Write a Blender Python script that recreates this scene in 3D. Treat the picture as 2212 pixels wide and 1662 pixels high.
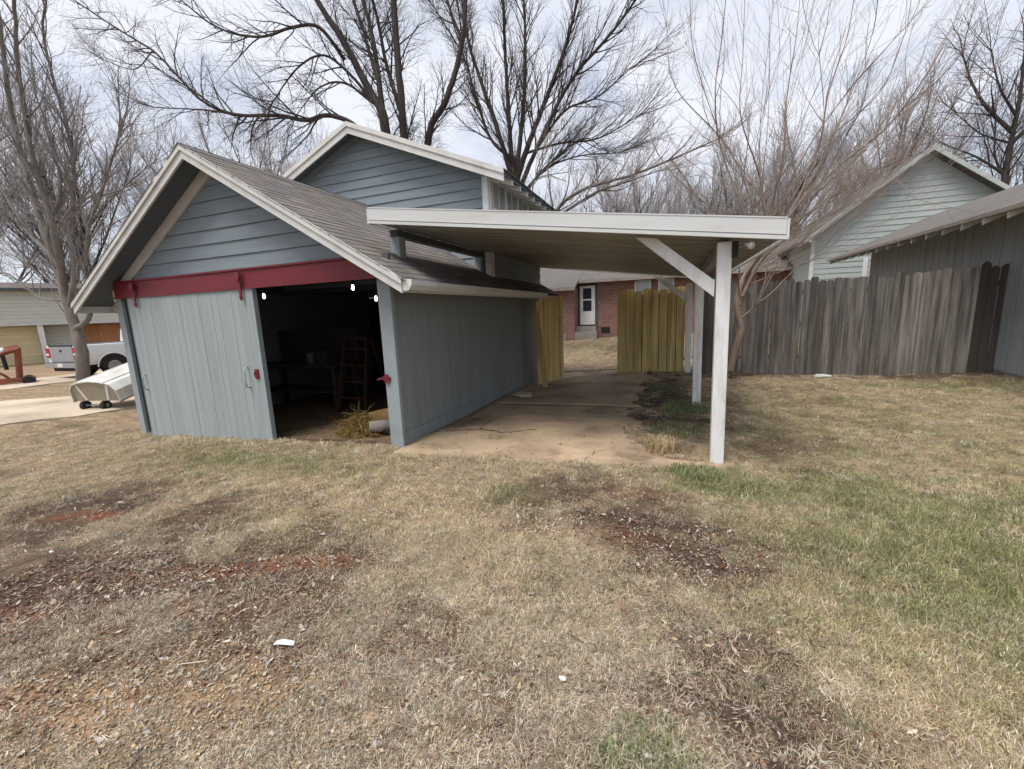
import bpy, bmesh, math, random
import numpy as np
from mathutils import Vector, Matrix, Quaternion
R_ = math.radians
for o in list(bpy.data.objects): bpy.data.objects.remove(o)
scene = bpy.context.scene
COL = scene.collection
# ------------------------------------------------------------------ camera
FPX, CX, CY, EYE = 904.87, 1106.0, 831.0, 1.62
V1 = np.array([1455, 660.]); V2 = np.array([-1270, 770.])     # vanishing points of the garage
def _dir(u, v):
    p = np.array([(u - CX) / FPX, -(v - CY) / FPX, -1.0]); return p / np.linalg.norm(p)
_Y = _dir(*V1); _X = -_dir(*V2); _Z = np.cross(_X, _Y)
CAMR = np.stack([_X, _Y, _Z])
cam = bpy.data.cameras.new('camera'); camo = bpy.data.objects.new('camera', cam); COL.objects.link(camo)
m4 = Matrix(CAMR.tolist()).to_4x4(); m4.translation = (0, 0, EYE); camo.matrix_world = m4
cam.sensor_width = 36; cam.lens = FPX / 2212 * 36; cam.clip_start = 0.05; cam.clip_end = 2000
scene.camera = camo
def at(u, v, y):            # survey helper: a sighted direction met with the vertical plane at depth y
    r = CAMR @ _dir(u, v); t = y / r[1]; return Vector((r[0] * t, y, EYE + r[2] * t))
def atz(u, v, z=0.0):
    r = CAMR @ _dir(u, v); t = (z - EYE) / r[2]; return Vector((r[0] * t, r[1] * t, z))
# ------------------------------------------------------------------ world
SUN_EL, SUN_AZ = R_(66), R_(205)     # azimuth clockwise from +Y; behind the camera, slightly left
w = bpy.data.worlds.new('World'); scene.world = w; w.use_nodes = True
nt = w.node_tree; nt.nodes.clear()
def N(nt, t, **k):
    n = nt.nodes.new(t)
    for a, b in k.items(): setattr(n, a, b)
    return n
out = N(nt, 'ShaderNodeOutputWorld'); bg = N(nt, 'ShaderNodeBackground'); bg.inputs[1].default_value = 0.1
sky = N(nt, 'ShaderNodeTexSky', sky_type='NISHITA'); sky.sun_disc = False
sky.sun_elevation = SUN_EL; sky.sun_rotation = SUN_AZ
tc = N(nt, 'ShaderNodeTexCoord'); mp = N(nt, 'ShaderNodeMapping'); mp.inputs['Scale'].default_value = (1, 1, 2.2)
n1 = N(nt, 'ShaderNodeTexNoise'); n1.inputs['Scale'].default_value = 2.6; n1.inputs['Detail'].default_value = 7; n1.inputs['Roughness'].default_value = .58
n1.inputs['Distortion'].default_value = .4
rp = N(nt, 'ShaderNodeValToRGB'); rp.color_ramp.elements[0].position = .34; rp.color_ramp.elements[1].position = .56
rp.color_ramp.elements[0].color = (.45, .45, .45, 1)
mx = N(nt, 'ShaderNodeMixRGB'); mx.inputs[2].default_value = (6.7, 6.95, 7.65, 1)
L = nt.links.new
L(tc.outputs['Generated'], mp.inputs[0]); L(mp.outputs[0], n1.inputs['Vector']); L(n1.outputs[0], rp.inputs[0])
L(rp.outputs[0], mx.inputs[0]); L(sky.outputs[0], mx.inputs[1]); L(mx.outputs[0], bg.inputs[0]); L(bg.outputs[0], out.inputs[0])
# ------------------------------------------------------------------ sun (thin overcast)
sl = bpy.data.lights.new('sun', 'SUN'); so = bpy.data.objects.new('sun', sl); COL.objects.link(so)
sl.energy = 3.0; sl.angle = R_(32); sl.color = (1, .95, .88)
sd = Vector((math.sin(SUN_AZ) * math.cos(SUN_EL), math.cos(SUN_AZ) * math.cos(SUN_EL), math.sin(SUN_EL)))
so.rotation_euler = sd.to_track_quat('Z', 'Y').to_euler()
so.location = (0, 0, 30)
vs = scene.view_settings; vs.view_transform = 'Standard'; vs.look = 'None'; vs.exposure = 0.45; vs.gamma = 1
cy = scene.cycles; cy.max_bounces = 4; cy.diffuse_bounces = 3; cy.glossy_bounces = 2; cy.transmission_bounces = 2; cy.use_adaptive_sampling = True; cy.adaptive_threshold = .035
# ------------------------------------------------------------------ materials
MATS = {}
def mat(name, col, rough=.7, var=.12, scale=6, stretch=(1, 1, 1), bump=.0, bscale=40, dirt=None, dirtamt=.0, dscale=1.5, attr=None, metal=0, spec=.35, objrand=0, noise2=None):
    """paint / wood / stone: base colour with two noise octaves of variation, optional dirt blotches and fine relief"""
    m = bpy.data.materials.new(name); m.use_nodes = True; t = m.node_tree; t.nodes.clear(); l = t.links.new
    o = N(t, 'ShaderNodeOutputMaterial'); b = N(t, 'ShaderNodeBsdfPrincipled'); l(b.outputs[0], o.inputs[0])
    b.inputs['Roughness'].default_value = rough; b.inputs['Metallic'].default_value = metal; b.inputs['Specular IOR Level'].default_value = spec
    tcn = N(t, 'ShaderNodeTexCoord'); mpn = N(t, 'ShaderNodeMapping'); mpn.inputs['Scale'].default_value = stretch
    geo = N(t, 'ShaderNodeNewGeometry'); l(geo.outputs['Position'], mpn.inputs[0])
    ns = N(t, 'ShaderNodeTexNoise'); ns.inputs['Scale'].default_value = scale; ns.inputs['Detail'].default_value = 3; l(mpn.outputs[0], ns.inputs['Vector'])
    mr = N(t, 'ShaderNodeMapRange'); mr.inputs[1].default_value = .25; mr.inputs[2].default_value = .75
    mr.inputs[3].default_value = 1 - var; mr.inputs[4].default_value = 1 + var; l(ns.outputs[0], mr.inputs[0])
    base = None
    if attr:
        an = N(t, 'ShaderNodeAttribute'); an.attribute_name = attr; base = an.outputs[0]
    mul = N(t, 'ShaderNodeVectorMath', operation='MULTIPLY')
    if base: l(base, mul.inputs[0])
    else: mul.inputs[0].default_value = col
    l(mr.outputs[0], mul.inputs[1]); cur = mul.outputs[0]
    if objrand:
        oi = N(t, 'ShaderNodeObjectInfo'); m2 = N(t, 'ShaderNodeMapRange'); m2.inputs[3].default_value = 1 - objrand; m2.inputs[4].default_value = 1 + objrand
        l(oi.outputs['Random'], m2.inputs[0]); mu2 = N(t, 'ShaderNodeVectorMath', operation='MULTIPLY'); l(cur, mu2.inputs[0]); l(m2.outputs[0], mu2.inputs[1]); cur = mu2.outputs[0]
    if dirt:
        n2 = N(t, 'ShaderNodeTexNoise'); n2.inputs['Scale'].default_value = dscale; n2.inputs['Detail'].default_value = 4; n2.inputs['Roughness'].default_value = .65
        l(mpn.outputs[0], n2.inputs['Vector'])
        r2 = N(t, 'ShaderNodeMapRange'); r2.inputs[1].default_value = .46; r2.inputs[2].default_value = .72; r2.inputs[3].default_value = 0; r2.inputs[4].default_value = dirtamt
        l(n2.outputs[0], r2.inputs[0]); mm = N(t, 'ShaderNodeMixRGB'); mm.inputs[2].default_value = (*dirt, 1); l(r2.outputs[0], mm.inputs[0]); l(cur, mm.inputs[1]); cur = mm.outputs[0]
    l(cur, b.inputs['Base Color'])
    if bump:
        n3 = N(t, 'ShaderNodeTexNoise'); n3.inputs['Scale'].default_value = bscale; n3.inputs['Detail'].default_value = 2; l(mpn.outputs[0], n3.inputs['Vector'])
        bp = N(t, 'ShaderNodeBump'); bp.inputs['Strength'].default_value = bump; bp.inputs['Distance'].default_value = .01; l(n3.outputs[0], bp.inputs['Height']); l(bp.outputs[0], b.inputs['Normal'])
    MATS[name] = m; return m
V = (14, 14, .7)     # vertical grain
H = (.7, 14, 14)     # grain along x
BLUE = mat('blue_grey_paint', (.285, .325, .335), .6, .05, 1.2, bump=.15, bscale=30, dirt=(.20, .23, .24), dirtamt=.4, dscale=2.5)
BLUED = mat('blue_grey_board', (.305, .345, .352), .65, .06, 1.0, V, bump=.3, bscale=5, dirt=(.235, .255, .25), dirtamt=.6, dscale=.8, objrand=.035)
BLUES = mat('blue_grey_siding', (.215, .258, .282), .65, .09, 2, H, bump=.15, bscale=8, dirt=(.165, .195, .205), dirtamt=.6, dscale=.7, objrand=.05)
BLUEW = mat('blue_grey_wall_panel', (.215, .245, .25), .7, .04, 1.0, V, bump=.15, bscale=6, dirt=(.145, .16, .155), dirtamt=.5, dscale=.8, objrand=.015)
SOFF = mat('shaded_soffit_paint', (.10, .125, .145), .7, .08, 2)  # blue-grey paint darkened: shade under the overhang is put into the colour
TRIM = mat('cream_trim_paint', (.60, .595, .565), .55, .06, 2.5, bump=.1, bscale=25, dirt=(.40, .38, .33), dirtamt=.5, dscale=3)
WHITE = mat('white_paint', (.74, .75, .74), .5, .05, 3, (3, 3, .6), bump=.12, bscale=25, dirt=(.42, .39, .32), dirtamt=.7, dscale=3.0)
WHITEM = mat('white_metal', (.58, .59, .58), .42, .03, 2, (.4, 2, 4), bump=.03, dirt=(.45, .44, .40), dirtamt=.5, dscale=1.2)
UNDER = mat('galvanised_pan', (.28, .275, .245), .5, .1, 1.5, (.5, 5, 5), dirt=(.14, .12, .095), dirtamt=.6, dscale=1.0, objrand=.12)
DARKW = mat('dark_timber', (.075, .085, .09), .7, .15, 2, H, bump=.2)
RED = mat('barn_red_paint', (.165, .017, .026), .5, .12, 2, H, bump=.2, bscale=10, dirt=(.11, .015, .02), dirtamt=.6, dscale=.6)
SHING = mat('brown_shingle', (.12, .10, .085), .95, .45, 60, attr='col', bump=.6, bscale=90)
SHINGG = mat('grey_shingle', (.135, .124, .115), .95, .35, 30, bump=.5, bscale=60, dirt=(.10, .09, .085), dirtamt=.7, dscale=2)
CONC = mat('stained_concrete', (.40, .30, .20), .9, .3, 3, bump=.4, bscale=50, dirt=(.11, .078, .053), dirtamt=1.0, dscale=1.5)
CONCL = mat('pale_concrete', (.50, .42, .325), .9, .25, 1.6, bump=.4, bscale=30, dirt=(.24, .18, .125), dirtamt=.85, dscale=.8)
YWOOD = mat('yellow_treated_wood', (.66, .52, .22), .75, .25, 1.0, V, bump=.4, bscale=6, dirt=(.23, .17, .06), dirtamt=.8, dscale=.7, objrand=.16)
OWOOD = mat('raw_pine_board', (.40, .26, .11), .75, .2, 1, V, bump=.3)
GWOOD = mat('weathered_grey_wood', (.175, .16, .143), .9, .6, 1.3, V, bump=.6, bscale=6, dirt=(.055, .042, .034), dirtamt=.9, dscale=.9, objrand=.36)
DWOOD = mat('dark_brown_wood', (.075, .06, .052), .9, .3, 1, V, bump=.5, objrand=.25)
BRICK = mat('red_brick', (.20, .085, .07), .9, .25, 9, (1, 1, 3), bump=.4, dirt=(.30, .16, .12), dirtamt=.5, dscale=1)
_t = BRICK.node_tree; _b = _t.nodes['Principled BSDF'] if 'Principled BSDF' in _t.nodes else [n for n in _t.nodes if n.type == 'BSDF_PRINCIPLED'][0]
_src = _b.inputs['Base Color'].links[0].from_socket; _g = N(_t, 'ShaderNodeNewGeometry'); _sx = N(_t, 'ShaderNodeSeparateXYZ'); _cx = N(_t, 'ShaderNodeCombineXYZ'); _bt = N(_t, 'ShaderNodeTexBrick')
_t.links.new(_g.outputs['Position'], _sx.inputs[0]); _t.links.new(_sx.outputs[0], _cx.inputs[0]); _t.links.new(_sx.outputs[2], _cx.inputs[1]); _t.links.new(_cx.outputs[0], _bt.inputs['Vector'])
_bt.inputs['Scale'].default_value = 1; _bt.inputs['Brick Width'].default_value = .22; _bt.inputs['Row Height'].default_value = .075; _bt.inputs['Mortar Size'].default_value = .009; _bt.inputs['Color1'].default_value = (.8, .8, .8, 1); _bt.inputs['Color2'].default_value = (1.15, 1.1, 1.05, 1); _bt.inputs['Mortar'].default_value = (1.5, 2.6, 2.8, 1)
_mu = N(_t, 'ShaderNodeVectorMath', operation='MULTIPLY'); _t.links.new(_src, _mu.inputs[0]); _t.links.new(_bt.outputs[0], _mu.inputs[1]); _t.links.new(_mu.outputs[0], _b.inputs['Base Color'])
STONE = mat('grey_stone', (.26, .23, .2), .9, .2, 4, bump=.4)
GREENS = mat('pale_green_siding', (.40, .44, .42), .65, .06, 2, H, dirt=(.29, .32, .30), dirtamt=.6, dscale=.5, objrand=.05)
SHEDW = mat('shed_grey_board', (.27, .295, .30), .75, .1, 1, V, bump=.25, bscale=6, dirt=(.19, .20, .20), dirtamt=.6, dscale=.7, objrand=.05)
YSID = mat('yellow_vinyl', (.62, .52, .30), .6, .05, 2, objrand=.04)
LSID = mat('pale_vinyl', (.58, .60, .53), .6, .05, 2, objrand=.04)
TANP = mat('tan_wood_door', (.42, .20, .10), .7, .2, 1, V, objrand=.2)
BARK = mat('grey_brown_bark', (.18, .163, .147), .95, .3, 9, (1, 1, .25), bump=.9, bscale=18, dirt=(.08, .065, .055), dirtamt=.7, dscale=3)
BARKD = mat('dark_bark', (.055, .046, .042), .95, .3, 9, (1, 1, .25), bump=.9, bscale=18)
TWIG = mat('twig_grey', (.25, .232, .228), .9, .2, 3)
TWIGD = mat('twig_dark', (.085, .07, .063), .9, .2, 3)
TWIGB = mat('twig_brown', (.28, .225, .19), .9, .25, 2)
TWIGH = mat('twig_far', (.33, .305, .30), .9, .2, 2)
BLACK = mat('black_rubber', (.018, .018, .018), .75, .2, 8)
STEEL = mat('dull_steel', (.35, .35, .35), .35, .1, 6, metal=.8)
CARW = mat('white_car_paint', (.72, .73, .74), .22, .02, 3, spec=.5)
CARG = mat('silver_car_paint', (.36, .38, .40), .28, .03, 3, metal=.35)
REDL = mat('red_lens', (.42, .012, .02), .2, .1, 5, spec=.6)
GLASS = mat('dark_glass', (.03, .036, .04), .06, .1, 2, spec=.6)
GLASSW = mat('window_glass', (.30, .32, .33), .08, .25, 1.5, spec=.6)
BOATW = mat('boat_white', (.60, .60, .57), .5, .1, 3, dirt=(.34, .31, .25), dirtamt=.75, dscale=1.6)
BOATB = mat('boat_beige', (.27, .235, .18), .5, .12, 3, dirt=(.22, .19, .14), dirtamt=.6, dscale=2)
RUST = mat('rusty_red_steel', (.22, .07, .045), .75, .3, 6, bump=.4)
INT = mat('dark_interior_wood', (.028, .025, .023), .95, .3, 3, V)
HAY = mat('dry_yellow_stems', (.24, .16, .05), .85, .3, 9)
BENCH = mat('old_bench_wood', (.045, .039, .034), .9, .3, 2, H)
REDW = mat('red_stained_wood', (.055, .022, .016), .7, .25, 2)
LEAFG = mat('green_weed', (.15, .185, .075), .7, .3, 9)
def emis(name, col, s):
    m = bpy.data.materials.new(name); m.use_nodes = True; t = m.node_tree; b = t.nodes['Principled BSDF']
    b.inputs['Emission Color'].default_value = (*col, 1); b.inputs['Emission Strength'].default_value = s
    nz = N(t, 'ShaderNodeTexNoise'); nz.inputs['Scale'].default_value = 8; r = N(t, 'ShaderNodeMapRange'); r.inputs[3].default_value = s * .95; r.inputs[4].default_value = s * 1.05
    t.links.new(nz.outputs[0], r.inputs[0]); t.links.new(r.outputs[0], b.inputs['Emission Strength']); return m
BULB = emis('lit_bulb', (1, .95, .85), 14)
# ------------------------------------------------------------------ helpers
class MB:
    def __init__(s): s.v = []; s.f = []
    def add(s, vs, fs):
        k = len(s.v); s.v += [tuple(p) for p in vs]; s.f += [tuple(i + k for i in f) for f in fs]; return s
    def box(s, a, b):
        (x0, y0, z0), (x1, y1, z1) = a, b
        return s.add([(x0,y0,z0),(x1,y0,z0),(x1,y1,z0),(x0,y1,z0),(x0,y0,z1),(x1,y0,z1),(x1,y1,z1),(x0,y1,z1)],
                     [(0,3,2,1),(4,5,6,7),(0,1,5,4),(1,2,6,5),(2,3,7,6),(3,0,4,7)])
    def prism(s, poly, d):               # poly: 3-D points of a planar outline, d: extrusion vector
        n = len(poly); d = Vector(d); p = [Vector(q) for q in poly]; q = [a + d for a in p]
        nor = sum(((p[i] - p[0]).cross(p[i + 1] - p[0]) for i in range(1, n - 1)), Vector())
        fs = [tuple(range(n)), tuple(range(2 * n - 1, n - 1, -1))] + [(i, i + n, (i + 1) % n + n, (i + 1) % n) for i in range(n)]
        if nor.dot(d) > 0: fs = [tuple(reversed(f)) for f in fs]
        return s.add(p + q, fs)
    def bar(s, a, b, wx, wy, side=(0, 1, 0)):   # rectangular bar from a to b; wy measured along side
        a, b = Vector(a), Vector(b); t = (b - a).normalized(); sd_ = Vector(side); sd_ = (sd_ - t * sd_.dot(t)).normalized(); u = t.cross(sd_)
        c = [(u * i * wx / 2 + sd_ * j * wy / 2) for i, j in ((-1, -1), (1, -1), (1, 1), (-1, 1))]
        return s.prism([a + k for k in c], b - a)
    def tube(s, pts, rad, n=8, cap=True):
        pts = [Vector(p) for p in pts]; 
        if not hasattr(rad, '__len__'): rad = [rad] * len(pts)
        k = len(s.v); ref = Vector((0, 0, 1)); t0 = (pts[1] - pts[0]).normalized()
        if abs(t0.z) > .9: ref = Vector((1, 0, 0))
        for i, p in enumerate(pts):
            t = (pts[min(i + 1, len(pts) - 1)] - pts[max(i - 1, 0)]).normalized(); u = t.cross(ref)
            if u.length < 1e-4: u = t.cross(Vector((0, 1, 0)))
            u.normalize(); w_ = u.cross(t)
            for j in range(n):
                a = 2 * math.pi * j / n; s.v.append(tuple(p + (u * math.cos(a) + w_ * math.sin(a)) * rad[i]))
        for i in range(len(pts) - 1):
            for j in range(n):
                s.f.append((k + i * n + j, k + (i + 1) * n + j, k + (i + 1) * n + (j + 1) % n, k + i * n + (j + 1) % n))
        if cap:
            s.f.append(tuple(k + j for j in range(n))); e = k + (len(pts) - 1) * n; s.f.append(tuple(e + n - 1 - j for j in range(n)))
        return s
    def build(s, name, m, parent=None, smooth=False):
        me = bpy.data.meshes.new(name); me.from_pydata(s.v, [], s.f); me.update(); me.materials.append(m)
        if smooth: me.shade_smooth()
        o = bpy.data.objects.new(name, me); COL.objects.link(o)
        if parent: o.parent = parent; o.matrix_parent_inverse = parent.matrix_world.inverted()
        return o
def bev(o, wdt=.006, seg=2):
    b = o.modifiers.new('bevel', 'BEVEL'); b.width = wdt; b.segments = seg; b.limit_method = 'ANGLE'; return o
def thing(name, label, cat, loc=(0, 0, 0), group=None):
    o = bpy.data.objects.new(name, None); COL.objects.link(o); o.location = loc; o['label'] = label; o['category'] = cat
    o.matrix_world = Matrix.Translation(loc)
    if group: o['group'] = group
    return o
def tag(o, label, cat, group=None):
    o['label'] = label; o['category'] = cat
    if group: o['group'] = group
    return o
def bx(name, a, b, m, parent=None, bv=0):
    o = MB().box(a, b).build(name, m, parent)
    if bv: bev(o, bv)
    return o
def clip_poly(poly, inside):   # Sutherland-Hodgman with signed-distance function
    outp = []
    for i in range(len(poly)):
        a, b = poly[i], poly[(i + 1) % len(poly)]; da, db = inside(a), inside(b)
        if da >= 0: outp.append(a)
        if da * db < 0:
            t = da / (da - db); outp.append((a[0] + (b[0] - a[0]) * t, a[1] + (b[1] - a[1]) * t))
    return outp
def sstep(a, b, x):
    t = np.clip((x - a) / (b - a), 0, 1); return t * t * (3 - 2 * t)
# ------------------------------------------------------------------ terrain
def hashn(ix, iy, seed):
    n = (ix.astype(np.int64) * 374761393 + iy.astype(np.int64) * 668265263 + seed * 69069) & 0x7fffffff
    n = ((n ^ (n >> 13)) * 1274126177) & 0x7fffffff
    return ((n ^ (n >> 16)) & 0xffff) / 65535.0
def vnoise(x, y, seed=0):
    ix, iy = np.floor(x), np.floor(y); fx, fy = x - ix, y - iy; fx = fx * fx * (3 - 2 * fx); fy = fy * fy * (3 - 2 * fy)
    a, b, c, d = hashn(ix, iy, seed), hashn(ix + 1, iy, seed), hashn(ix, iy + 1, seed), hashn(ix + 1, iy + 1, seed)
    return a + (b - a) * fx + (c - a) * fy + (a - b - c + d) * fx * fy
def fbm(x, y, seed=0, oct=4):
    s = 0; am = .5; tot = 0
    for i in range(oct): s = s + am * vnoise(x * 2 ** i, y * 2 ** i, seed + i); tot += am; am *= .55
    return s / tot
GX0, GX1, GY0, GY1 = -8.55, -3.17, 4.286, 10.45       # garage footprint
def gbase(x, y):
    x = np.asarray(x, float); y = np.asarray(y, float)
    z = -.037 * np.clip(-x - 2.8, 0, 6.4)
    z = z + .018 * np.clip(y - 11, 0, 30) * sstep(-16, -8, x) 
    z = z + .10 * sstep(4.2, 6, x) * sstep(7, 11, y)
    z = z - .018 * np.clip(y - 4.6, 0, 6) * sstep(-1.2, -3.2, x)
    z = z + .05 * (fbm(x * .5, y * .5, 3) - .5) * sstep(2, 6, np.hypot(x, y))
    return z
def ell(x, y, cx, cy, rx, ry, a=0):
    c, s = math.cos(a), math.sin(a); dx, dy = x - cx, y - cy
    u, v = (dx * c + dy * s) / rx, (-dx * s + dy * c) / ry
    return np.exp(-(u * u + v * v))
SLAB_F = lambda x: 4.17 + .125 * (x + 2.08)            # front edge of the carport slab
def slab_sd(x, y):      # signed distance-like value: negative where the slab shows
    n = (fbm(x * 2.2, y * 2.2, 31) - .5) + .35 * (fbm(x * 7, y * 7, 37, 2) - .5)
    right = -.55 + .55 * sstep(5.2, 4.3, y) + .75 * sstep(4.62, 4.3, y) + .8 * n
    return np.maximum(np.maximum(x - right, (SLAB_F(x) + .14 * n - y)), np.maximum(y - 11.1, GX1 - x))
def slab_mask(x, y): return (slab_sd(x, y) < 0).astype(float)     # 1 where the slab shows
def masks(x, y):
    n1_, n2_, n3_ = fbm(x * .9, y * .9, 11), fbm(x * 2.3, y * 2.3, 17), fbm(x * 6, y * 6, 23)
    nn = (n1_ - .5) * .9 + (n2_ - .5) * .9 + (n3_ - .5) * .5
    dirt = ell(x, y, -.35, 3.25, .75, .55) * 1.25 + ell(x, y, .05, 2.6, .65, .40, .6) * .85 + ell(x, y, .38, 1.72, .36, .42) * 1.0 + ell(x, y, .1, 1.95, .3, .25) * .55
    dirt = dirt + ell(x, y, -2.45, 1.85, .85, .13, .42) * 1.0 + ell(x, y, -4.6, 1.95, 1.2, .35, .2) * .75 + ell(x, y, -3.2, 1.35, 1.0, .16, .35) * .6 + ell(x, y, -1.2, 1.6, .3, .2) * .45
    dirt = dirt + ell(x, y, 0.0, 5.9, .75, 1.6) * .72 + ell(x, y, -.1, 8.5, .9, 2.2) * .8 + ell(x, y, 1.25, 4.6, .5, .6) * .35
    dirt = dirt + sstep(10.1, 10.6, y) * sstep(.2, .8, x) * .8 * sstep(11.5, 11, y) + .28 * sstep(2.2, .8, y) * sstep(.4, -1.5, x)
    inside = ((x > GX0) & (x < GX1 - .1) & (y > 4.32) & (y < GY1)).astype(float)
    dirt = dirt + .24 * sstep(3.6, 1.6, y) * sstep(1.6, .2, x)
    dirt = dirt + ell(x, y, -3.1, 1.6, 1.5, .30, .35) * .75 + ell(x, y, -5.0, 2.3, 1.6, .40, .2) * .8 + ell(x, y, -1.7, 1.2, .7, .16, .4) * .55 + ell(x, y, -.55, 1.5, .45, .14, .3) * .5 + ell(x, y, .55, 1.35, .35, .2) * .55 + ell(x, y, -1.0, 3.7, .5, .14, .3) * .5 + ell(x, y, 1.0, 1.45, .4, .12, -.5) * .4 - ell(x, y, -2.7, 2.9, 1.2, .45) * .35 - ell(x, y, -1.3, 2.2, .5, .35) * .2
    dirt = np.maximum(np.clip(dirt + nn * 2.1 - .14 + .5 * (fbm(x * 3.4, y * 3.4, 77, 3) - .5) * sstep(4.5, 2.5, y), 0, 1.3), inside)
    clay = ell(x, y, -2.45, 1.83, .9, .10, .42) + ell(x, y, -1.3, 1.45, .5, .07, .5) * .7 + ell(x, y, -.95, 1.9, .14, .2) * .8 + ell(x, y, -3.6, .95, 1.5, .12, .4) * .7 + ell(x, y, -2.4, .75, .8, .12, .4) * .9 + ell(x, y, -4.9, 1.95, .6, .10, .2) * .8
    clay = clay + ell(x, y, -.35, 2.85, .35, .12) * .5 + ell(x, y, -.3, 3.6, .25, .2) * .45 + ell(x, y, -2.6, 11, 8, .2) * 0 + ell(x, y, .1, 1.1, .3, .1) * .6
    clay = np.clip(clay * (1 + nn * 1.8) , 0, 1)
    gravel = np.clip(ell(x, y, -1.7, .85, 1.1, .4, .3) * 1.3 + nn * .9 - .1, 0, 1)
    green = ell(x, y, -4.7, 3.5, 1.6, .45) * .8 + ell(x, y, 2.9, 5.0, 3.2, 2.6) * .85 + ell(x, y, 3.5, 8.5, 3, 1.8) * .45 + ell(x, y, 1.6, 2.4, .9, .7) * .35 + ell(x, y, .35, 4.0, .4, .30) * 1.1 + ell(x, y, -.05, 1.28, .25, .14) * 1.0 + ell(x, y, .2, 6.9, .25, .7) * 1.3 + ell(x, y, 1.5, 3.2, 1.1, .8) * .5 + ell(x, y, 5, 9.6, 2, .5) * .8 + ell(x, y, .0, 3.5, .9, .12) * 0 + ell(x, y, -1.4, 3.3, .35, .22) * .8 + ell(x, y, -5.6, 1.7, .8, .4) * .4
    green = np.clip(green + nn * .9 - .12 + .55 * sstep(11, 14, y), 0, 1)
    straw = np.clip(.55 + ell(x, y, -2.75, 2.85, 1.3, .45) * .6 + ell(x, y, 1.1, 2.1, .7, .5) * .35 + nn * .5 - .3 * sstep(1.9, 1.0, y), 0, 1.2)
    return dirt, clay, gravel, green, straw, n3_
def soil_col(x, y):
    dirt, clay, gravel, green, straw, n3_ = masks(x, y)
    c = np.ones((len(x), 3))
    tan = np.array([.235, .172, .118]); dark = np.array([.066, .046, .035]); red = np.array([.17, .065, .036]); grn = np.array([.17, .165, .075]); grv = np.array([.34, .245, .155])
    L_ = lambda c, k, t: c + (k - c) * np.clip(t, 0, 1)[:, None]
    c = c * tan; c = L_(c, grn, green * .55); c = L_(c, dark, dirt); c = L_(c, red, clay * .85); c = L_(c, grv, gravel * .6)
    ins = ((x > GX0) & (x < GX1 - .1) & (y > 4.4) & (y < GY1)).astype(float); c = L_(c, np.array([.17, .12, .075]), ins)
    drv = sstep(-10.5, -12, x); c = L_(c, np.array([.27, .20, .13]), drv * .75)
    return c * (.55 + .9 * fbm(x * 8, y * 8, 71, 3))[:, None]
def terrain_z(x, y):
    z = gbase(x, y)
    d = np.hypot(x, y)
    z = z + (.045 * (fbm(x * 5, y * 5, 5) - .5) + .03 * (fbm(x * 9, y * 9, 6, 2) - .5) + .05 * (fbm(x * 1.6, y * 1.6, 8) - .5)) * sstep(60, 20, d)
    k = sstep(-.10, .12, slab_sd(x, y)); g0 = gbase(x, y)
    cover = np.clip(sstep(.75, .5, x) * sstep(0, .15, y - SLAB_F(x)) * sstep(11.4, 11.2, y) * sstep(GX1 - .1, GX1, x), 0, 1)
    zc = g0 + .034 + .03 * (fbm(x * 4, y * 4, 9) - .4) + .02 * (fbm(x * 9, y * 9, 10, 2) - .5)
    z = z + (zc - z) * cover; z = (g0 - .07) + (z - g0 + .07) * k
    return z
def grid_axis(lo, hi, step, far0, far1, g=1.16):
    a = list(np.arange(lo, hi + step / 2, step)); s = step; x = a[-1]
    while x < far1: s *= g; x += s; a.append(x)
    s = step; x = a[0]; b = []
    while x > far0: s *= g; x -= s; b.append(x)
    return np.array(b[::-1] + a)
gx = grid_axis(-9.5, 6.5, .05, -400, 400); gy = grid_axis(.2, 11.6, .05, -60, 500)
XX, YY = np.meshgrid(gx, gy, indexing='ij'); fx, fy = XX.ravel(), YY.ravel()
fz = terrain_z(fx, fy)
me = bpy.data.meshes.new('ground'); nx, ny = len(gx), len(gy)
ii, jj = np.meshgrid(np.arange(nx - 1), np.arange(ny - 1), indexing='ij'); k0 = (ii * ny + jj).ravel()
quads = np.stack([k0, k0 + ny, k0 + ny + 1, k0 + 1], 1)
def mesh_np(me, verts, faces, nside):
    me.vertices.add(len(verts)); me.vertices.foreach_set('co', np.ascontiguousarray(verts, np.float32).ravel())
    me.loops.add(faces.size); me.loops.foreach_set('vertex_index', np.ascontiguousarray(faces, np.int32).ravel())
    me.polygons.add(len(faces)); me.polygons.foreach_set('loop_start', np.arange(0, faces.size, nside, dtype=np.int32))
    me.update(calc_edges=True)
def set_col(me, cols, name='col'):
    a = me.attributes.new(name, 'FLOAT_COLOR', 'POINT'); c4 = np.ones((len(cols), 4), np.float32); c4[:, :3] = cols; a.data.foreach_set('color', c4.ravel())
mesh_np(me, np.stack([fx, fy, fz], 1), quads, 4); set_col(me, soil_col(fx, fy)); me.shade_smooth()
GROUND = mat('dry_lawn_soil', (.2, .15, .1), .95, .42, 26, attr='col', bump=.9, bscale=70, spec=.1)
me.materials.append(GROUND); ground = bpy.data.objects.new('ground', me); COL.objects.link(ground); ground['kind'] = 'structure'
def gz(x, y): return float(gbase(np.array([x]), np.array([y]))[0])

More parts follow.
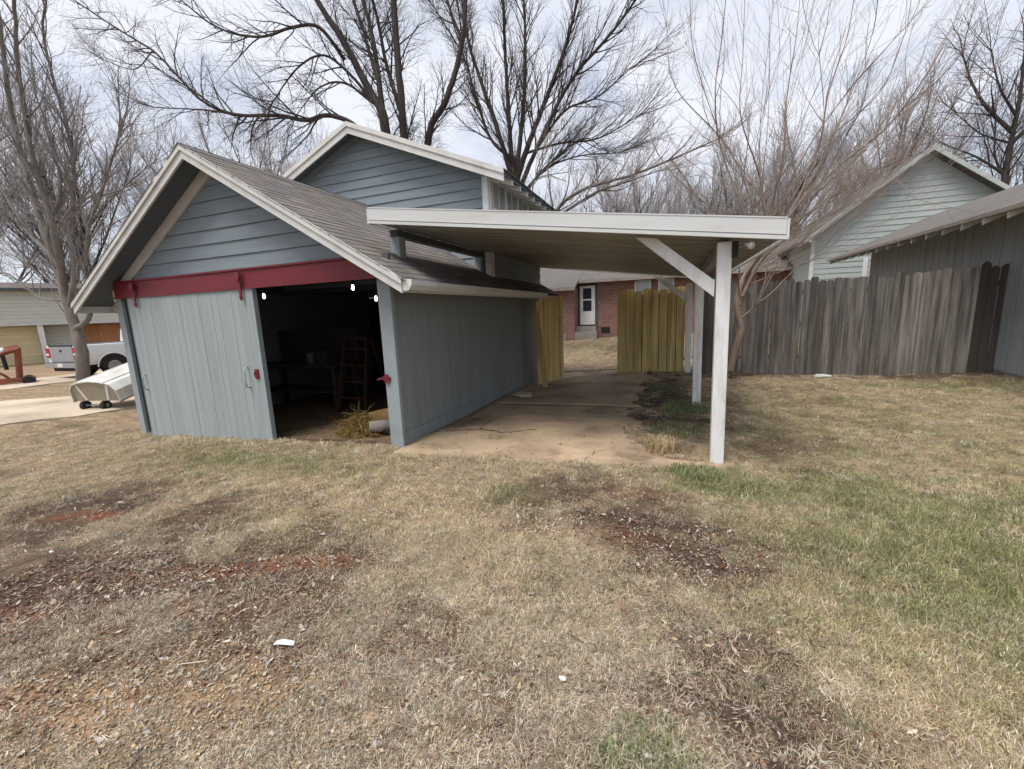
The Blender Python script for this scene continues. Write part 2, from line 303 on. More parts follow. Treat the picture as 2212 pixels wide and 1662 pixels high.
# carport slab: cast panels with open joints
slab = bpy.data.objects.new('carport_slab', None); COL.objects.link(slab); slab['kind'] = 'structure'
def slab_panel(y0, y1, x0, x1, front=False):
    nx_, ny_ = 24, 16; vs_, fs_ = [], []
    for i in range(nx_ + 1):
        for j in range(ny_ + 1):
            x = x0 + (x1 - x0) * i / nx_; a = SLAB_F(x) if front else y0; y = a + (y1 - a) * j / ny_
            vs_.append((x, y, gz(x, y) + .012))
    n0 = len(vs_)
    for i in range(nx_):
        for j in range(ny_):
            k = i * (ny_ + 1) + j; fs_.append((k, k + ny_ + 1, k + ny_ + 2, k + 1))
    edge = [i * (ny_ + 1) for i in range(nx_ + 1)] + [nx_ * (ny_ + 1) + j for j in range(1, ny_ + 1)] + [i * (ny_ + 1) + ny_ for i in range(nx_ - 1, -1, -1)] + [j for j in range(ny_ - 1, 0, -1)]
    for e in edge: vs_.append((vs_[e][0], vs_[e][1], vs_[e][2] - .12))
    for i in range(len(edge)):
        a, b = edge[i], edge[(i + 1) % len(edge)]; fs_.append((b, a, n0 + i, n0 + (i + 1) % len(edge)))
    m_ = MB(); m_.add(vs_, fs_); return m_.build('slab_panel', CONC, slab, True)
slab_panel(4.2, 6.9, -3.15, .62, True); slab_panel(6.935, 9.1, -3.15, .62); slab_panel(9.13, 11.1, -3.15, .62)
# cracks in the slab: thin dirt-filled fissures
def crack(pts, wd):
    rnd = random.Random(int(pts[0][0] * 100)); v_, f_ = [], []; P_ = []
    for a, b in zip(pts, pts[1:]):
        for k in range(6):
            t = k / 6; P_.append((a[0] + (b[0] - a[0]) * t + rnd.uniform(-.025, .025), a[1] + (b[1] - a[1]) * t + rnd.uniform(-.025, .025)))
    P_.append(pts[-1])
    for i, (x, y) in enumerate(P_):
        w_ = .6 * wd * rnd.uniform(.2, 1.5) * (1 if i < len(P_) - 1 else .1); z = gz(x, y) + .0165
        v_ += [(x, y - w_, z), (x + .01, y + w_, z)]
    for i in range(len(P_) - 1): f_.append((2 * i, 2 * i + 2, 2 * i + 3, 2 * i + 1))
    o = MB().add(v_, f_).build('crack', SOILM, slab); return o
SOILM = mat('packed_dirt', (.085, .06, .042), .95, .3, 20, bump=.5)
for pts, wd in (([(-3.0, 5.0), (-2.5, 5.15), (-2.1, 5.05), (-1.7, 5.3)], .03), ([(-2.5, 5.15), (-2.55, 5.5), (-2.6, 5.75)], .012), ([(-.85, 4.32), (-.8, 4.6), (-.6, 4.8)], .014), ([(-2.2, 6.2), (-1.4, 6.1), (-.9, 6.2)], .012), ([(-3.1, 7.9), (-2.0, 7.85), (-.8, 8.0)], .014)):
    crack(pts, wd)
# left: concrete drive strips
def strip(name, pts_near, pts_far, m, lift=.02):
    v_, f_ = [], []
    n = 24
    def ev(P_, t):
        k = t * (len(P_) - 1); i = min(int(k), len(P_) - 2); q = k - i; return (P_[i][0] + (P_[i + 1][0] - P_[i][0]) * q, P_[i][1] + (P_[i + 1][1] - P_[i][1]) * q)
    for i in range(n + 1):
        a, b = ev(pts_near, i / n), ev(pts_far, i / n)
        for j in range(7):
            x, y = a[0] + (b[0] - a[0]) * j / 6, a[1] + (b[1] - a[1]) * j / 6
            x += .10 * math.sin(i * 1.7) * (j in (0, 6)); v_.append((x, y, float(terrain_z(np.array([x]), np.array([y]))[0]) + lift))
    for i in range(n):
        for j in range(6): k = i * 7 + j; f_.append((k, k + 7, k + 8, k + 1))
    k0 = len(v_); rim = [i * 7 for i in range(n + 1)] + [n * 7 + j for j in range(1, 7)] + [i * 7 + 6 for i in range(n - 1, -1, -1)] + [j for j in range(5, 0, -1)]
    v_ += [(v_[r][0], v_[r][1], v_[r][2] - .3) for r in rim]
    for i in range(len(rim)): f_.append((rim[(i + 1) % len(rim)], rim[i], k0 + i, k0 + (i + 1) % len(rim)))
    o = MB().add(v_, f_).build(name, m, None, False); o['kind'] = 'structure'; return o
strip('driveway', [(-14, 1.2), (-12.3, 4.0), (-11.5, 6.5), (-10.9, 9), (-10.6, 16)], [(-19.5, 1.2), (-17.2, 5.0), (-15.0, 8), (-14.2, 11), (-14.0, 16)], CONCL, .03)
strip('alley', [(-22.2, -8), (-20.6, 4), (-21.5, 12), (-21.5, 30)], [(-25, -8), (-24.3, 4), (-25, 12), (-25, 30)], CONCL, .03)

# ------------------------------------------------------------------ garage
PX, RS = -5.86, .586                 # ridge x and roof slope
gar = thing('garage', 'blue grey gabled garage with red door rail and sliding door half open', 'garage', (PX, 4.29, 0))
ZT = 2.36; FY = 4.286
def rz(x): return 3.80 - RS * abs(x - PX)          # underside of the rafters
# gable siding, one lap board each
z = ZT; k = 0
while z < 3.72:
    z1 = z + .187
    p = [(GX0, z), (GX1, z), (GX1, z1 + .0), (GX0, z1)]
    for sgn in (-1, 1): p = clip_poly(p, lambda q, s=sgn: (3.80 - RS * s * (q[0] - PX)) - q[1] - .02)
    if len(p) > 2:
        p = [(a, min(max(b, z + .0015), z1 - .0015)) for a, b in p]
        v0 = [(a, FY - .030 + .022 * (b - z) / .187, b) for a, b in p]
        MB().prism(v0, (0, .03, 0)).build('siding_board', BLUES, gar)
    z = z1
MB().prism([(GX0, FY + .012, ZT), (GX1, FY + .012, ZT), (GX1, FY + .012, rz(GX1) ), (PX, FY + .012, 3.78), (GX0, FY + .012, rz(GX0))], (0, .04, 0)).build('gable_sheathing', DARKW, gar)
# frieze boards on the gable under the soffit
for s in (-1, 1):
    x0, x1 = PX + s * 2.72, PX
    MB().prism([(x0, FY - .05, rz(x0) - .005), (x1, FY - .05, rz(x1) - .005), (x1, FY - .05, rz(x1) - .175), (x0, FY - .05, rz(x0) - .175)], (0, .03, 0)).build('frieze_board', TRIM, gar)
# walls
def zb(x, y=4.3): return gz(x, y) - .12
NB = 16
for i in range(NB):      # right wall, grooved vertical panels
    y0 = GY0 + .02 + (GY1 - GY0 - .02) * i / NB; y1 = GY0 + .02 + (GY1 - GY0 - .02) * (i + 1) / NB - .0015
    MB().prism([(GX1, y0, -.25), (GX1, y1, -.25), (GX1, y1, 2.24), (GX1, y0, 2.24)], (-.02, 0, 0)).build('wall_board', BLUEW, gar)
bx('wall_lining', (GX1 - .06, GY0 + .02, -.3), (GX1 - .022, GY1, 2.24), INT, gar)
def skirt(): 
    m_ = MB(); m_.prism([(GX1 + .003, GY0 + .03, -.30), (GX1 + .003, GY1, -.30), (GX1 + .003, GY1, gz(GX1, GY1) + .2), (GX1 + .003, GY0 + .03, gz(GX1, GY0) + .18)], (.018, 0, 0)); return m_.build('base_board', BLUEW, gar)
skirt()
bx('left_wall', (GX0, GY0 + .02, -.6), (GX0 + .04, GY1, 2.24), BLUEW, gar)
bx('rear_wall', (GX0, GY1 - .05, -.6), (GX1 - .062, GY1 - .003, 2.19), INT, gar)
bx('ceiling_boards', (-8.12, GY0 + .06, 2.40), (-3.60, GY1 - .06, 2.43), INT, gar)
bev(bx('corner_post', (-3.335, GY0 - .035, -.12), (GX1 + .022, GY0 + .018, 2.24), BLUE, gar), .004)
bev(bx('corner_post', (GX0 - .02, GY0 - .035, -.42), (GX0 + .13, GY0 + .018, 2.18), BLUE, gar), .004)
bev(bx('door_jamb', (GX0 + .135, GY0 + .03, -.42), (GX0 + .26, GY0 + .13, 2.12), BLUEW, gar), .004)
# red rail box
def railp(n, x0, z0, z1, y0, y1, parent):
    xr = lambda z: min(-3.185, PX + (3.79 - z) / RS - .02)
    return MB().prism([(x0, y0, z0), (xr(z0), y0, z0), (xr(z1), y0, z1), (x0, y0, z1)], (0, y1 - y0, 0)).build(n, RED, parent)
rail = bev(railp('door_rail', -8.42, 2.095, 2.318, FY - .105, FY - .037, gar), .006)
railp('rail_cap', -8.44, 2.32, 2.342, FY - .125, FY - .032, rail); railp('rail_lip', -8.43, 2.072, 2.105, FY - .118, FY - .107, rail)
# sliding door
dx0, dx1, dy = -8.13, -5.355, FY - .095
def dzb(x): return -.075 + (-.225 + .075) * (x - dx1) / (dx0 - dx1)
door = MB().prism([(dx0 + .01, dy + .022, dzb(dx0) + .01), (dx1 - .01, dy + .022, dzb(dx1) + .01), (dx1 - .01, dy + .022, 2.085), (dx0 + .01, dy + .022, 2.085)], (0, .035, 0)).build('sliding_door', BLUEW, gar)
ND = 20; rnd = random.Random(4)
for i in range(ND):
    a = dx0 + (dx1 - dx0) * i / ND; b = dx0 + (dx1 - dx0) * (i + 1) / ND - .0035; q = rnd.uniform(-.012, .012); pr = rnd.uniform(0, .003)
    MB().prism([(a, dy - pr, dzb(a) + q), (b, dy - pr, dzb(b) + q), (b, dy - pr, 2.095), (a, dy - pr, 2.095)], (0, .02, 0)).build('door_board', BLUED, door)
MB().prism([(dx1 + .002, dy - .006, dzb(dx1)), (dx1 + .002, dy + .06, dzb(dx1)), (dx1 + .002, dy + .06, 2.095), (dx1 + .002, dy - .006, 2.095)], (.012, 0, 0)).build('edge_strip', BLUE, door)
hx = -5.64
MB().tube([(hx, dy - .003, 1.0), (hx, dy - .06, .98), (hx, dy - .065, .72), (hx, dy - .003, .70)], .012, 8).build('handle', BLUE, door, True)
MB().tube([(-8.02, dy - .003, .85), (-8.02, dy - .05, .83), (-8.02, dy - .05, .62), (-8.02, dy - .003, .60)], .010, 8).build('handle', BLUE, door, True)
lt = bx('latch', (-5.50, dy - .02, .83), (-5.43, dy - .004, .97), RED, door, .004)
MB().tube([(-5.465, dy - .02, .93), (-5.465, dy - .05, .93), (-5.465, dy - .05, .87)], .010, 6).build('staple', RED, lt)
for hxp in (-7.86, -5.52):
    h = bx('hanger', (hxp - .022, FY - .142, 1.92), (hxp + .022, FY - .127, 2.30), RED, gar, .004)
    m_ = MB().tube([(hxp, FY - .143, 2.24), (hxp, FY - .165, 2.24)], .055, 14); m_.build('wheel_cover', RED, h)
    MB().tube([(hxp, FY - .143, 1.97), (hxp, FY - .155, 1.97)], .014, 8).build('bolt', RED, h)
lh = bx('hasp', (-3.37, FY - .055, .845), (-3.25, FY - .038, .89), RED, gar, .004)
MB().tube([(-3.36, FY - .055, .865), (-3.41, FY - .07, .86), (-3.43, FY - .07, .85)], .010, 6).build('hook', RED, lh)
bx('hasp_plate', (-3.33, FY - .06, .81), (-3.27, FY - .0565, .92), RED, lh)
# roof: deck, soffit, rakes, eaves, shingles
RY0, RY1 = 3.89, GY1 + .06; EXR = 3.13
for s in (-1, 1):
    xe = PX + s * EXR
    def q(x, dz): return (x, RY0 + .03, 3.80 - RS * abs(x - PX) + dz)
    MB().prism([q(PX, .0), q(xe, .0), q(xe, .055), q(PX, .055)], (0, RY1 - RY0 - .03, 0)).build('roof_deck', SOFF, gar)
    def r_(x, dz, dy): return (x, RY0 + dy, 3.80 - RS * abs(x - PX) + dz)
    MB().prism([r_(PX, -.10, 0), r_(xe, -.10, 0), r_(xe, .035, 0), r_(PX, .035, 0)], (0, .026, 0)).build('rake_board', TRIM, gar)
    MB().prism([r_(PX, .0, -.022), r_(xe + s * .01, .0, -.022), r_(xe + s * .01, .068, -.022), r_(PX, .068, -.022)], (0, .020, 0)).build('rake_moulding', TRIM, gar)
    bx('eave_board', (min(xe, xe - s * .022), RY0 + .03, 3.80 - RS * EXR - .09), (max(xe, xe - s * .022), RY1, 3.80 - RS * EXR + .052), TRIM, gar)
    for i in range(14):
        yr = RY0 + .5 + i * .45
        MB().prism([(PX + s * 2.68, yr, rz(PX + s * 2.68) - .002), (xe - s * .03, yr, rz(xe - s * .03) - .002), (xe - s * .03, yr, rz(xe) - .07), (PX + s * 2.68, yr, rz(PX + s * 2.68) - .11)], (0, .04, 0)).build('rafter_tail', TRIM if s < 0 else BLUE, gar)
def shingles(parent, px, z0, slope, ext, y0, y1, sgn, cols, seed, course=.145, tab=.31):
    rnd = np.random.default_rng(seed); sl_ = math.hypot(1, slope); L_ = ext * sl_; nc = int(L_ / course) + 1; V_, F_, C_ = [], [], []
    ux, uz = sgn / sl_, -slope / sl_; nxn, nzn = sgn * slope / sl_, 1 / sl_
    for c in range(nc):
        d1 = min((c + 1) * course, L_ + .03); d0 = c * course - .03; off = rnd.uniform(0, tab); y = y0 - off
        while y < y1:
            a, b = max(y, y0), min(y + tab - .006, y1); y += tab
            if b - a < .02: continue
            j = rnd.uniform(-.006, .006); t0, t1 = .003, .007 + rnd.uniform(0, .004); col = cols[rnd.integers(len(cols))] * rnd.uniform(.86, 1.14); k = len(V_)
            for d, t in ((d0, t0), (d1 + j, t1)):
                for yy in (a, b): V_.append((px + ux * d + nxn * t, yy, z0 + uz * d + nzn * t))
            for yy in (a, b): V_.append((px + ux * (d1 + j), yy, z0 + uz * (d1 + j)))
            f = [(k, k + 2, k + 3, k + 1), (k + 2, k + 4, k + 5, k + 3)]
            if sgn < 0: f = [t_[::-1] for t_ in f]
            F_ += f; C_ += [col] * 6
    me = bpy.data.meshes.new('shingle_courses'); me.from_pydata(V_, [], F_); me.update(); set_col(me, np.array(C_)); me.materials.append(SHING)
    o = bpy.data.objects.new('shingle_courses', me); COL.objects.link(o); o.parent = parent; o.matrix_parent_inverse = parent.matrix_world.inverted(); o['kind'] = 'stuff'; return o
SC = [np.array(c) * 1.08 for c in ((.135, .122, .112), (.148, .13, .116), (.124, .113, .106), (.154, .134, .117), (.132, .122, .116))]
for s in (-1, 1): shingles(gar, PX, 3.80 + .058, RS, EXR + .03, RY0 - .03, RY1, s, SC, 5 + s)
MB().prism([(PX - .13, RY0 - .03, 3.875 - .13 * RS), (PX, RY0 - .03, 3.885), (PX + .13, RY0 - .03, 3.875 - .13 * RS), (PX + .13, RY0 - .03, 3.862 - .13 * RS), (PX, RY0 - .03, 3.866), (PX - .13, RY0 - .03, 3.862 - .13 * RS)], (0, RY1 - RY0, 0)).build('ridge_cap', SHINGG, gar)
# gutter on the right eave
gxo = PX + EXR; gzt = 3.80 - RS * EXR + .03
gpro = [(0.002, 0), (.002, -.10), (.075, -.10), (.115, -.045), (.115, .0), (.107, .0), (.107, -.042), (.072, -.092), (.010, -.092), (.010, 0)]
gut = MB().prism([(gxo + a, RY0 + .02, gzt + b) for a, b in gpro], (0, 5.3, 0)).build('gutter', WHITEM, gar)
MB().prism([(gxo + a, RY0 + .012, gzt + b) for a, b in ((-.01, .012), (-.01, -.105), (.075, -.105), (.12, -.045), (.12, .012))], (0, .007, 0)).build('gutter_end_cap', WHITE, gut)
for yb in (5.4, 6.6, 7.9): bx('gutter_strap', (gxo - .05, yb, gzt + .002), (gxo + .11, yb + .025, gzt + .006), STEEL, gut)
# ------------------------------------------------------------------ taller gabled house rising behind the garage
HY, HX0, HX1, HS = 7.38, PX * 2 + 3.17, -3.172, .41
hou = thing('tall_house', 'taller blue grey house with white corner board rising behind the garage roof', 'house', (PX, HY, 0))
HZ = 5.20                                     # rafter underside at the ridge
z = 2.30; 
while z < 5.15:
    z1 = z + .172; p = [(HX0, z), (HX1 - .10, z), (HX1 - .10, z1), (HX0, z1)]
    for sgn in (-1, 1): p = clip_poly(p, lambda q, s=sgn: (HZ - HS * s * (q[0] - PX)) - q[1] - .015)
    if len(p) > 2:
        p = [(a, min(max(b, z + .0015), z1 - .0015)) for a, b in p]
        MB().prism([(a, HY - .030 + .020 * (b - z) / .172, b) for a, b in p], (0, .03, 0)).build('siding_board', BLUES, hou)
    z = z1
MB().prism([(HX0, HY + .012, 2.2), (HX1 - .03, HY + .012, 2.2), (HX1 - .03, HY + .012, HZ - HS * 2.66), (PX, HY + .012, HZ - .02), (HX0, HY + .012, HZ - HS * 2.7)], (0, .05, 0)).build('gable_sheathing', DARKW, hou)
zc = HZ - HS * (HX1 - PX)
bx('corner_board', (HX1 - .098, HY - .045, 2.2), (HX1 + .014, HY + .0, zc - .0), WHITE, hou, .004)
bx('corner_board', (HX1 + .0, HY + .003, 2.2), (HX1 + .022, HY + .10, zc), WHITE, hou)
z = 2.25
while z < zc - .02:      # side wall lap boards up to the sills, then the window band
    if z < 3.35: MB().prism([(HX1 + .012, HY + .10, z + .0015), (HX1 + .012, GY1 + .02, z + .0015), (HX1 - .006, GY1 + .02, z + .170), (HX1 - .006, HY + .10, z + .170)], (-.02, 0, 0)).build('side_board', BLUES, hou)
    z += .172
bx('side_sheathing', (HX1 - .08, HY + .065, 2.2), (HX1 - .03, GY1 + .02, zc), TRIM, hou)
bx('rear_wall', (HX0, GY1 + .022, 2.2), (HX1 - .03, GY1 + .06, zc), BLUES, hou)
bx('left_wall', (HX0, HY + .065, 2.2), (HX0 + .05, GY1 + .02, zc), BLUES, hou)
bx('window_head', (HX1 - .028, HY + .105, 4.06), (HX1 + .018, GY1 + .02, zc - .005), TRIM, hou)
bx('window_sill', (HX1 - .028, HY + .105, 3.44), (HX1 + .05, GY1 + .02, 3.50), TRIM, hou)
ws = [7.55, 8.25, 8.95, 9.65, 10.35]
for a, b in zip(ws, ws[1:]):
    f = MB()
    for c in (a, b - .05): f.box((HX1 - .028, c, 3.502), (HX1 + .012, c + .05, 4.058))
    f.box((HX1 - .028, a + .052, 3.502), (HX1 + .010, b - .052, 3.55)); f.box((HX1 - .028, a + .052, 4.01), (HX1 + .010, b - .052, 4.058))
    wf = f.build('window', TRIM, hou); bx('pane', (HX1 - .016, a + .05, 3.55), (HX1 - .010, b - .05, 4.01), GLASSW, wf)
    bx('muntin', (HX1 - .009, (a + b) / 2 - .012, 3.552), (HX1 + .004, (a + b) / 2 + .012, 4.008), TRIM, wf)
HY0, HY1, HEX = 7.02, GY1 + .35, 3.14
for s in (-1, 1):
    xe = PX + s * HEX
    def q(x, dz, dy): return (x, HY0 + dy, HZ - HS * abs(x - PX) + dz)
    MB().prism([q(PX, 0, .03), q(xe, 0, .03), q(xe, .06, .03), q(PX, .06, .03)], (0, HY1 - HY0 - .03, 0)).build('roof_deck', SOFF, hou)
    MB().prism([q(PX, -.12, 0), q(xe, -.12, 0), q(xe, .04, 0), q(PX, .04, 0)], (0, .026, 0)).build('rake_board', TRIM, hou)
    MB().prism([q(PX, .0, -.022), q(xe + s * .01, .0, -.022), q(xe + s * .01, .085, -.022), q(PX, .085, -.022)], (0, .020, 0)).build('rake_moulding', TRIM, hou)
    shingles(hou, PX, HZ + .064, HS, HEX + .02, HY0 - .02, HY1, s, SC, 15 + s, .15, .33)
    for i in range(9):
        yr = HY0 + .42 + i * .42
        MB().prism([(PX + s * 2.62, yr, HZ - HS * 2.62 - .002), (xe, yr, HZ - HS * HEX - .002), (xe, yr, HZ - HS * HEX - .085), (PX + s * 2.62, yr, HZ - HS * 2.62 - .12)], (0, .045, 0)).build('rafter_tail', TRIM, hou)
for s in (-1, 1):    # gable frieze in shade
    MB().prism([(PX + s * 2.66, HY - .05, HZ - HS * 2.66 - .005), (PX, HY - .05, HZ - .005), (PX, HY - .05, HZ - .10), (PX + s * 2.66, HY - .05, HZ - HS * 2.66 - .10)], (0, .018, 0)).build('frieze_board', BLUES, hou)
# ------------------------------------------------------------------ carport
CY0, CY1, CXL, CXR = 4.36, 10.62, -3.42, .87
def cz(x): return 2.735 - .1375 * (x + 3.45)     # underside
cp = thing('carport', 'white metal lean-to carport on wooden posts beside the garage', 'carport', (-1.3, 4.4, 0))
npan = 21
for i in range(npan):        # roll-formed roof pans, ribs across the slope
    y0 = CY0 + .03 + (CY1 - CY0 - .03) * i / npan; d = (CY1 - CY0 - .03) / npan
    pro = [(0, .0), (.03, .0), (.05, .055), (.075, .055), (.095, 0), (d, 0), (d, .004), (.097, .004), (.077, .059), (.048, .059), (.028, .004), (0, .004)]
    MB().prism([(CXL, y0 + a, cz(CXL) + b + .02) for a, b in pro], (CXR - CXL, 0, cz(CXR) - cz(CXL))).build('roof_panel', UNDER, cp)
def fas(n, y0, dyv, zlo, zhi, m, parent=cp, x0=CXL - .03, x1=CXR + .02):
    return MB().prism([(x0, y0, cz(x0) + zlo), (x1, y0, cz(x1) + zlo), (x1, y0, cz(x1) + zhi), (x0, y0, cz(x0) + zhi)], (0, dyv, 0)).build(n, m, parent)
fa = fas('front_fascia', CY0, .03, .045, .175, WHITEM); fas('fascia_lower_roll', CY0 - .016, .044, .0, .032, WHITEM, fa); fas('fascia_groove', CY0 + .010, .018, .0325, .0445, UNDER, fa); fas('fascia_top_hem', CY0 - .004, .10, .1755, .187, WHITEM, fa)
fas('rear_fascia', CY1 + .005, .025, .0, .16, WHITEM)
MB().prism([(CXR + .022, CY0 + .001, cz(CXR) + .0), (CXR + .022, CY1 + .03, cz(CXR) + .0), (CXR + .022, CY1 + .03, cz(CXR) + .17), (CXR + .022, CY0 + .001, cz(CXR) + .17)], (.02, 0, 0)).build('side_fascia', WHITEM, cp)
MB().prism([(CXL - .032, CY0 + .001, cz(CXL) + .0), (CXL - .032, CY1 + .03, cz(CXL) + .0), (CXL - .032, CY1 + .03, cz(CXL) + .17), (CXL - .032, CY0 + .001, cz(CXL) + .17)], (-.02, 0, 0)).build('side_fascia', WHITEM, cp)
bx('wall_beam', (-3.44, CY0 + .38, cz(-3.38) - .09), (-3.32, CY1 - .1, cz(-3.32) - .0), DARKW, cp)
bx('post_beam', (.40, 4.68, cz(.50) - .09), (.50, CY1 - .02, cz(.50) + .012), UNDER, cp)
for y in (4.76, 7.24, 9.7):
    x0, x1 = -3.46, -3.32; zr = 3.85 - RS * (x0 - PX); 
    bx('roof_stub', (x0, y, 3.82 - RS * (x1 - PX) - .05), (x1, y + .14, cz(x0) - .095), BLUE, cp, .005)
pts = [(.452, 4.60, .0), (.372, 7.10, .0), (.345, 10.72, .0)]
for i, (x, y, z) in enumerate(pts):
    w_ = .062
    po = MB(); po.prism([(x - w_, y - w_, gz(x, y) - .05), (x + w_, y - w_, gz(x, y) - .05), (x + w_, y + w_, gz(x, y) - .05), (x - w_, y + w_, gz(x, y) - .05)], (-.015, 0, cz(.50) - (.002 if i == 0 else .092) - gz(x, y) + .05))
    bev(po.build('post', WHITE, cp), .008)
for x, y, zt in ((.40, 4.60, 0), (.30, 10.72, 0)):
    xp = x - .035 if y < 6 else x - .03; xa, xb = xp - .74, xp - .54
    MB().prism([(xp, y - .02, 1.685), (xp, y - .02, 1.84), (xb, y - .02, cz(xb) - .004), (xa, y - .02, cz(xa) - .004)], (0, .04, 0)).build('knee_brace', WHITE, cp)
# flood light on the post head
fl = thing('flood_light', 'small white flood light fixed to the head of the front carport post', 'light', (.55, 4.5, 2.1))
bx('mount', (.50, 4.50, 2.04), (.545, 4.56, 2.18), BLACK, fl); MB().tube([(.55, 4.52, 2.13), (.60, 4.49, 2.13)], .012, 8).build('arm', STEEL, fl)
MB().tube([(.60, 4.50, 2.15), (.625, 4.45, 2.13), (.64, 4.42, 2.12)], [.014, .022, .034], 12).build('lamp_head', WHITE, fl, True)
# ------------------------------------------------------------------ fences
def picket(parent, x, y, z0, h, wd, m, ang=0, ear=.03, th=.018, lean=0):
    c, s = math.cos(ang), math.sin(ang); o_ = [(0, 0), (wd, 0), (wd, h - ear), (wd - ear, h), (ear, h), (0, h - ear)]
    p = [(x + a * c + b * lean * c, y + a * s + b * lean * s, z0 + b) for a, b in o_]
    return MB().prism(p, (-s * th, c * th, 0)).build('picket', m, parent)
rnd = random.Random(7)
gf = thing('grey_fence', 'weathered grey wooden picket fence with dog-eared tops right of the carport', 'fence', (3, 10.8, 0))
x = .48; i = 0
while x < 5.72:
    wd = .137 + rnd.uniform(-.006, .006); zz = gz(x, 10.8)
    h = 2.05 - zz * .6 + rnd.uniform(-.05, .04) + (.07 if x > 5.42 else 0)
    picket(gf, x, 10.80 + (.010 if (i := i + 1) % 2 else -.010), zz - .01 + rnd.uniform(0, .03), h, wd, DWOOD if x > 5.42 else GWOOD, ear=.05 if x > 5.42 else rnd.uniform(.02, .045), lean=rnd.uniform(-.0015, .0015)); x += wd + rnd.choice((.001, .003, .004, .009))
for zr in (.35, 1.05, 1.75): bx('rail', (.45, 10.832, zr), (5.74, 10.87, zr + .09), GWOOD, gf)
for xp in (.5, 2.9, 5.6): bx('fence_post', (xp, 10.872, -.1), (xp + .09, 10.96, 1.95), GWOOD, gf)
yf_ = thing('yellow_fence', 'yellow wooden fence panel between gateway and carport posts', 'fence', (-.5, 10.8, 0))
n = 8; xs = np.linspace(-1.28, .27, n + 1)
for i in range(n):
    picket(yf_, xs[i], 10.80 + (.009 if i % 2 else -.009), gz(xs[i], 10.8) + rnd.uniform(0, .03), 2.0 + rnd.uniform(-.05, .05), xs[1] - xs[0] - rnd.uniform(.008, .018), YWOOD)
for xb_ in xs[1:-1]: bx('added_seam_strip', (xb_ - .03, 10.84, gz(xb_, 10.8) + .02), (xb_ + .03, 10.852, 1.9), DWOOD, yf_)  # dark strips added behind the seams to block the bright yard
for zr in (.3, 1.6): bx('rail', (-1.27, 10.856, zr), (.28, 10.895, zr + .09), YWOOD, yf_)
bx('gate_post', (-1.30, 10.832, -.1), (-1.22, 10.91, 1.9), YWOOD, yf_)
gt = thing('yellow_gate', 'open yellow wooden gate leaf standing against the garage side wall', 'gate', (-2.72, 8.87, 0))
a0, a1 = Vector((-2.80, 8.85)), Vector((-2.47, 9.92)); dv = (a1 - a0); Ln = dv.length; an = math.atan2(dv.y, dv.x); n = 7
for i in range(n):
    p = a0 + dv * (i / n) + Vector((-dv.y, dv.x)).normalized() * (.007 if i % 2 else -.007); picket(gt, p.x, p.y, gz(p.x, p.y) + .06 + (.0 if i else -.0), 1.92 + rnd.uniform(-.03, .05) - (.12 if i == 0 else 0), Ln / n - .008, YWOOD, an)
for zr in (.35, 1.55):
    p0 = a0 + Vector((-dv.y, dv.x)).normalized() * .02; MB().bar((p0.x, p0.y, zr), (p0.x + dv.x, p0.y + dv.y, zr), .04, .09, (0, 0, 1)).build('rail', YWOOD, gt)
lb = MB().bar((-2.60, 8.76, gz(-2.6, 8.76) + .0), (-2.78, 8.80, 1.62), .03, .11, (.9, .3, 0)).build('loose_board', OWOOD); tag(lb, 'raw pine board leaning on the open yellow gate', 'board')
# ------------------------------------------------------------------ neighbour's shed on the right
SX = 5.80; shd = thing('neighbour_shed', 'low grey vertical board shed with shallow shingled roof behind the fence end', 'shed', (SX, 12, 0))
nb = 36
for i in range(nb):
    y0 = 6.4 + (16.9 - 6.4) * i / nb; y1 = 6.4 + (16.9 - 6.4) * (i + 1) / nb - .012
    bx('wall_board', (SX, y0, gz(SX, y0) + .06), (SX + .02, y1, 3.16), SHEDW, shd)
bx('wall_lining', (SX + .022, 6.4, -.1), (SX + .06, 16.9, 3.2), DARKW, shd); bx('footing', (SX + .012, 6.4, -.2), (SX + .3, 16.9, gz(SX, 11) + .055), STONE, shd)
MB().prism([(SX + .065, 16.86, -.1), (9.6, 16.86, -.1), (9.6, 16.86, 3.2), (7.7, 16.86, 3.95), (SX + .065, 16.86, 3.2)], (0, .04, 0)).build('end_wall', SHEDW, shd)
EX, EZ, SS, RX = 4.98, 2.90, .43, 7.75
for a, b, n_ in ((EX, RX, 1), (2 * RX - EX, RX, -1)):
    MB().prism([(a, 6.2, EZ), (b, 6.2, EZ + SS * (RX - EX)), (b, 6.2, EZ + SS * (RX - EX) + .07), (a, 6.2, EZ + .07)], (0, 11.9, 0)).build('roof', SHINGG, shd)
bx('eave_board', (EX - .02, 6.2, EZ + .0), (EX - .002, 18.1, EZ + .066), STONE, shd)
for i in range(20):
    yr = 6.5 + i * .6
    MB().prism([(EX + .03, yr, EZ + .009), (SX, yr, EZ + SS * (SX - EX) - .004), (SX, yr, EZ + SS * (SX - EX) - .10), (EX + .03, yr, EZ - .11)], (0, .05, 0)).build('rafter_tail', TRIM, shd)
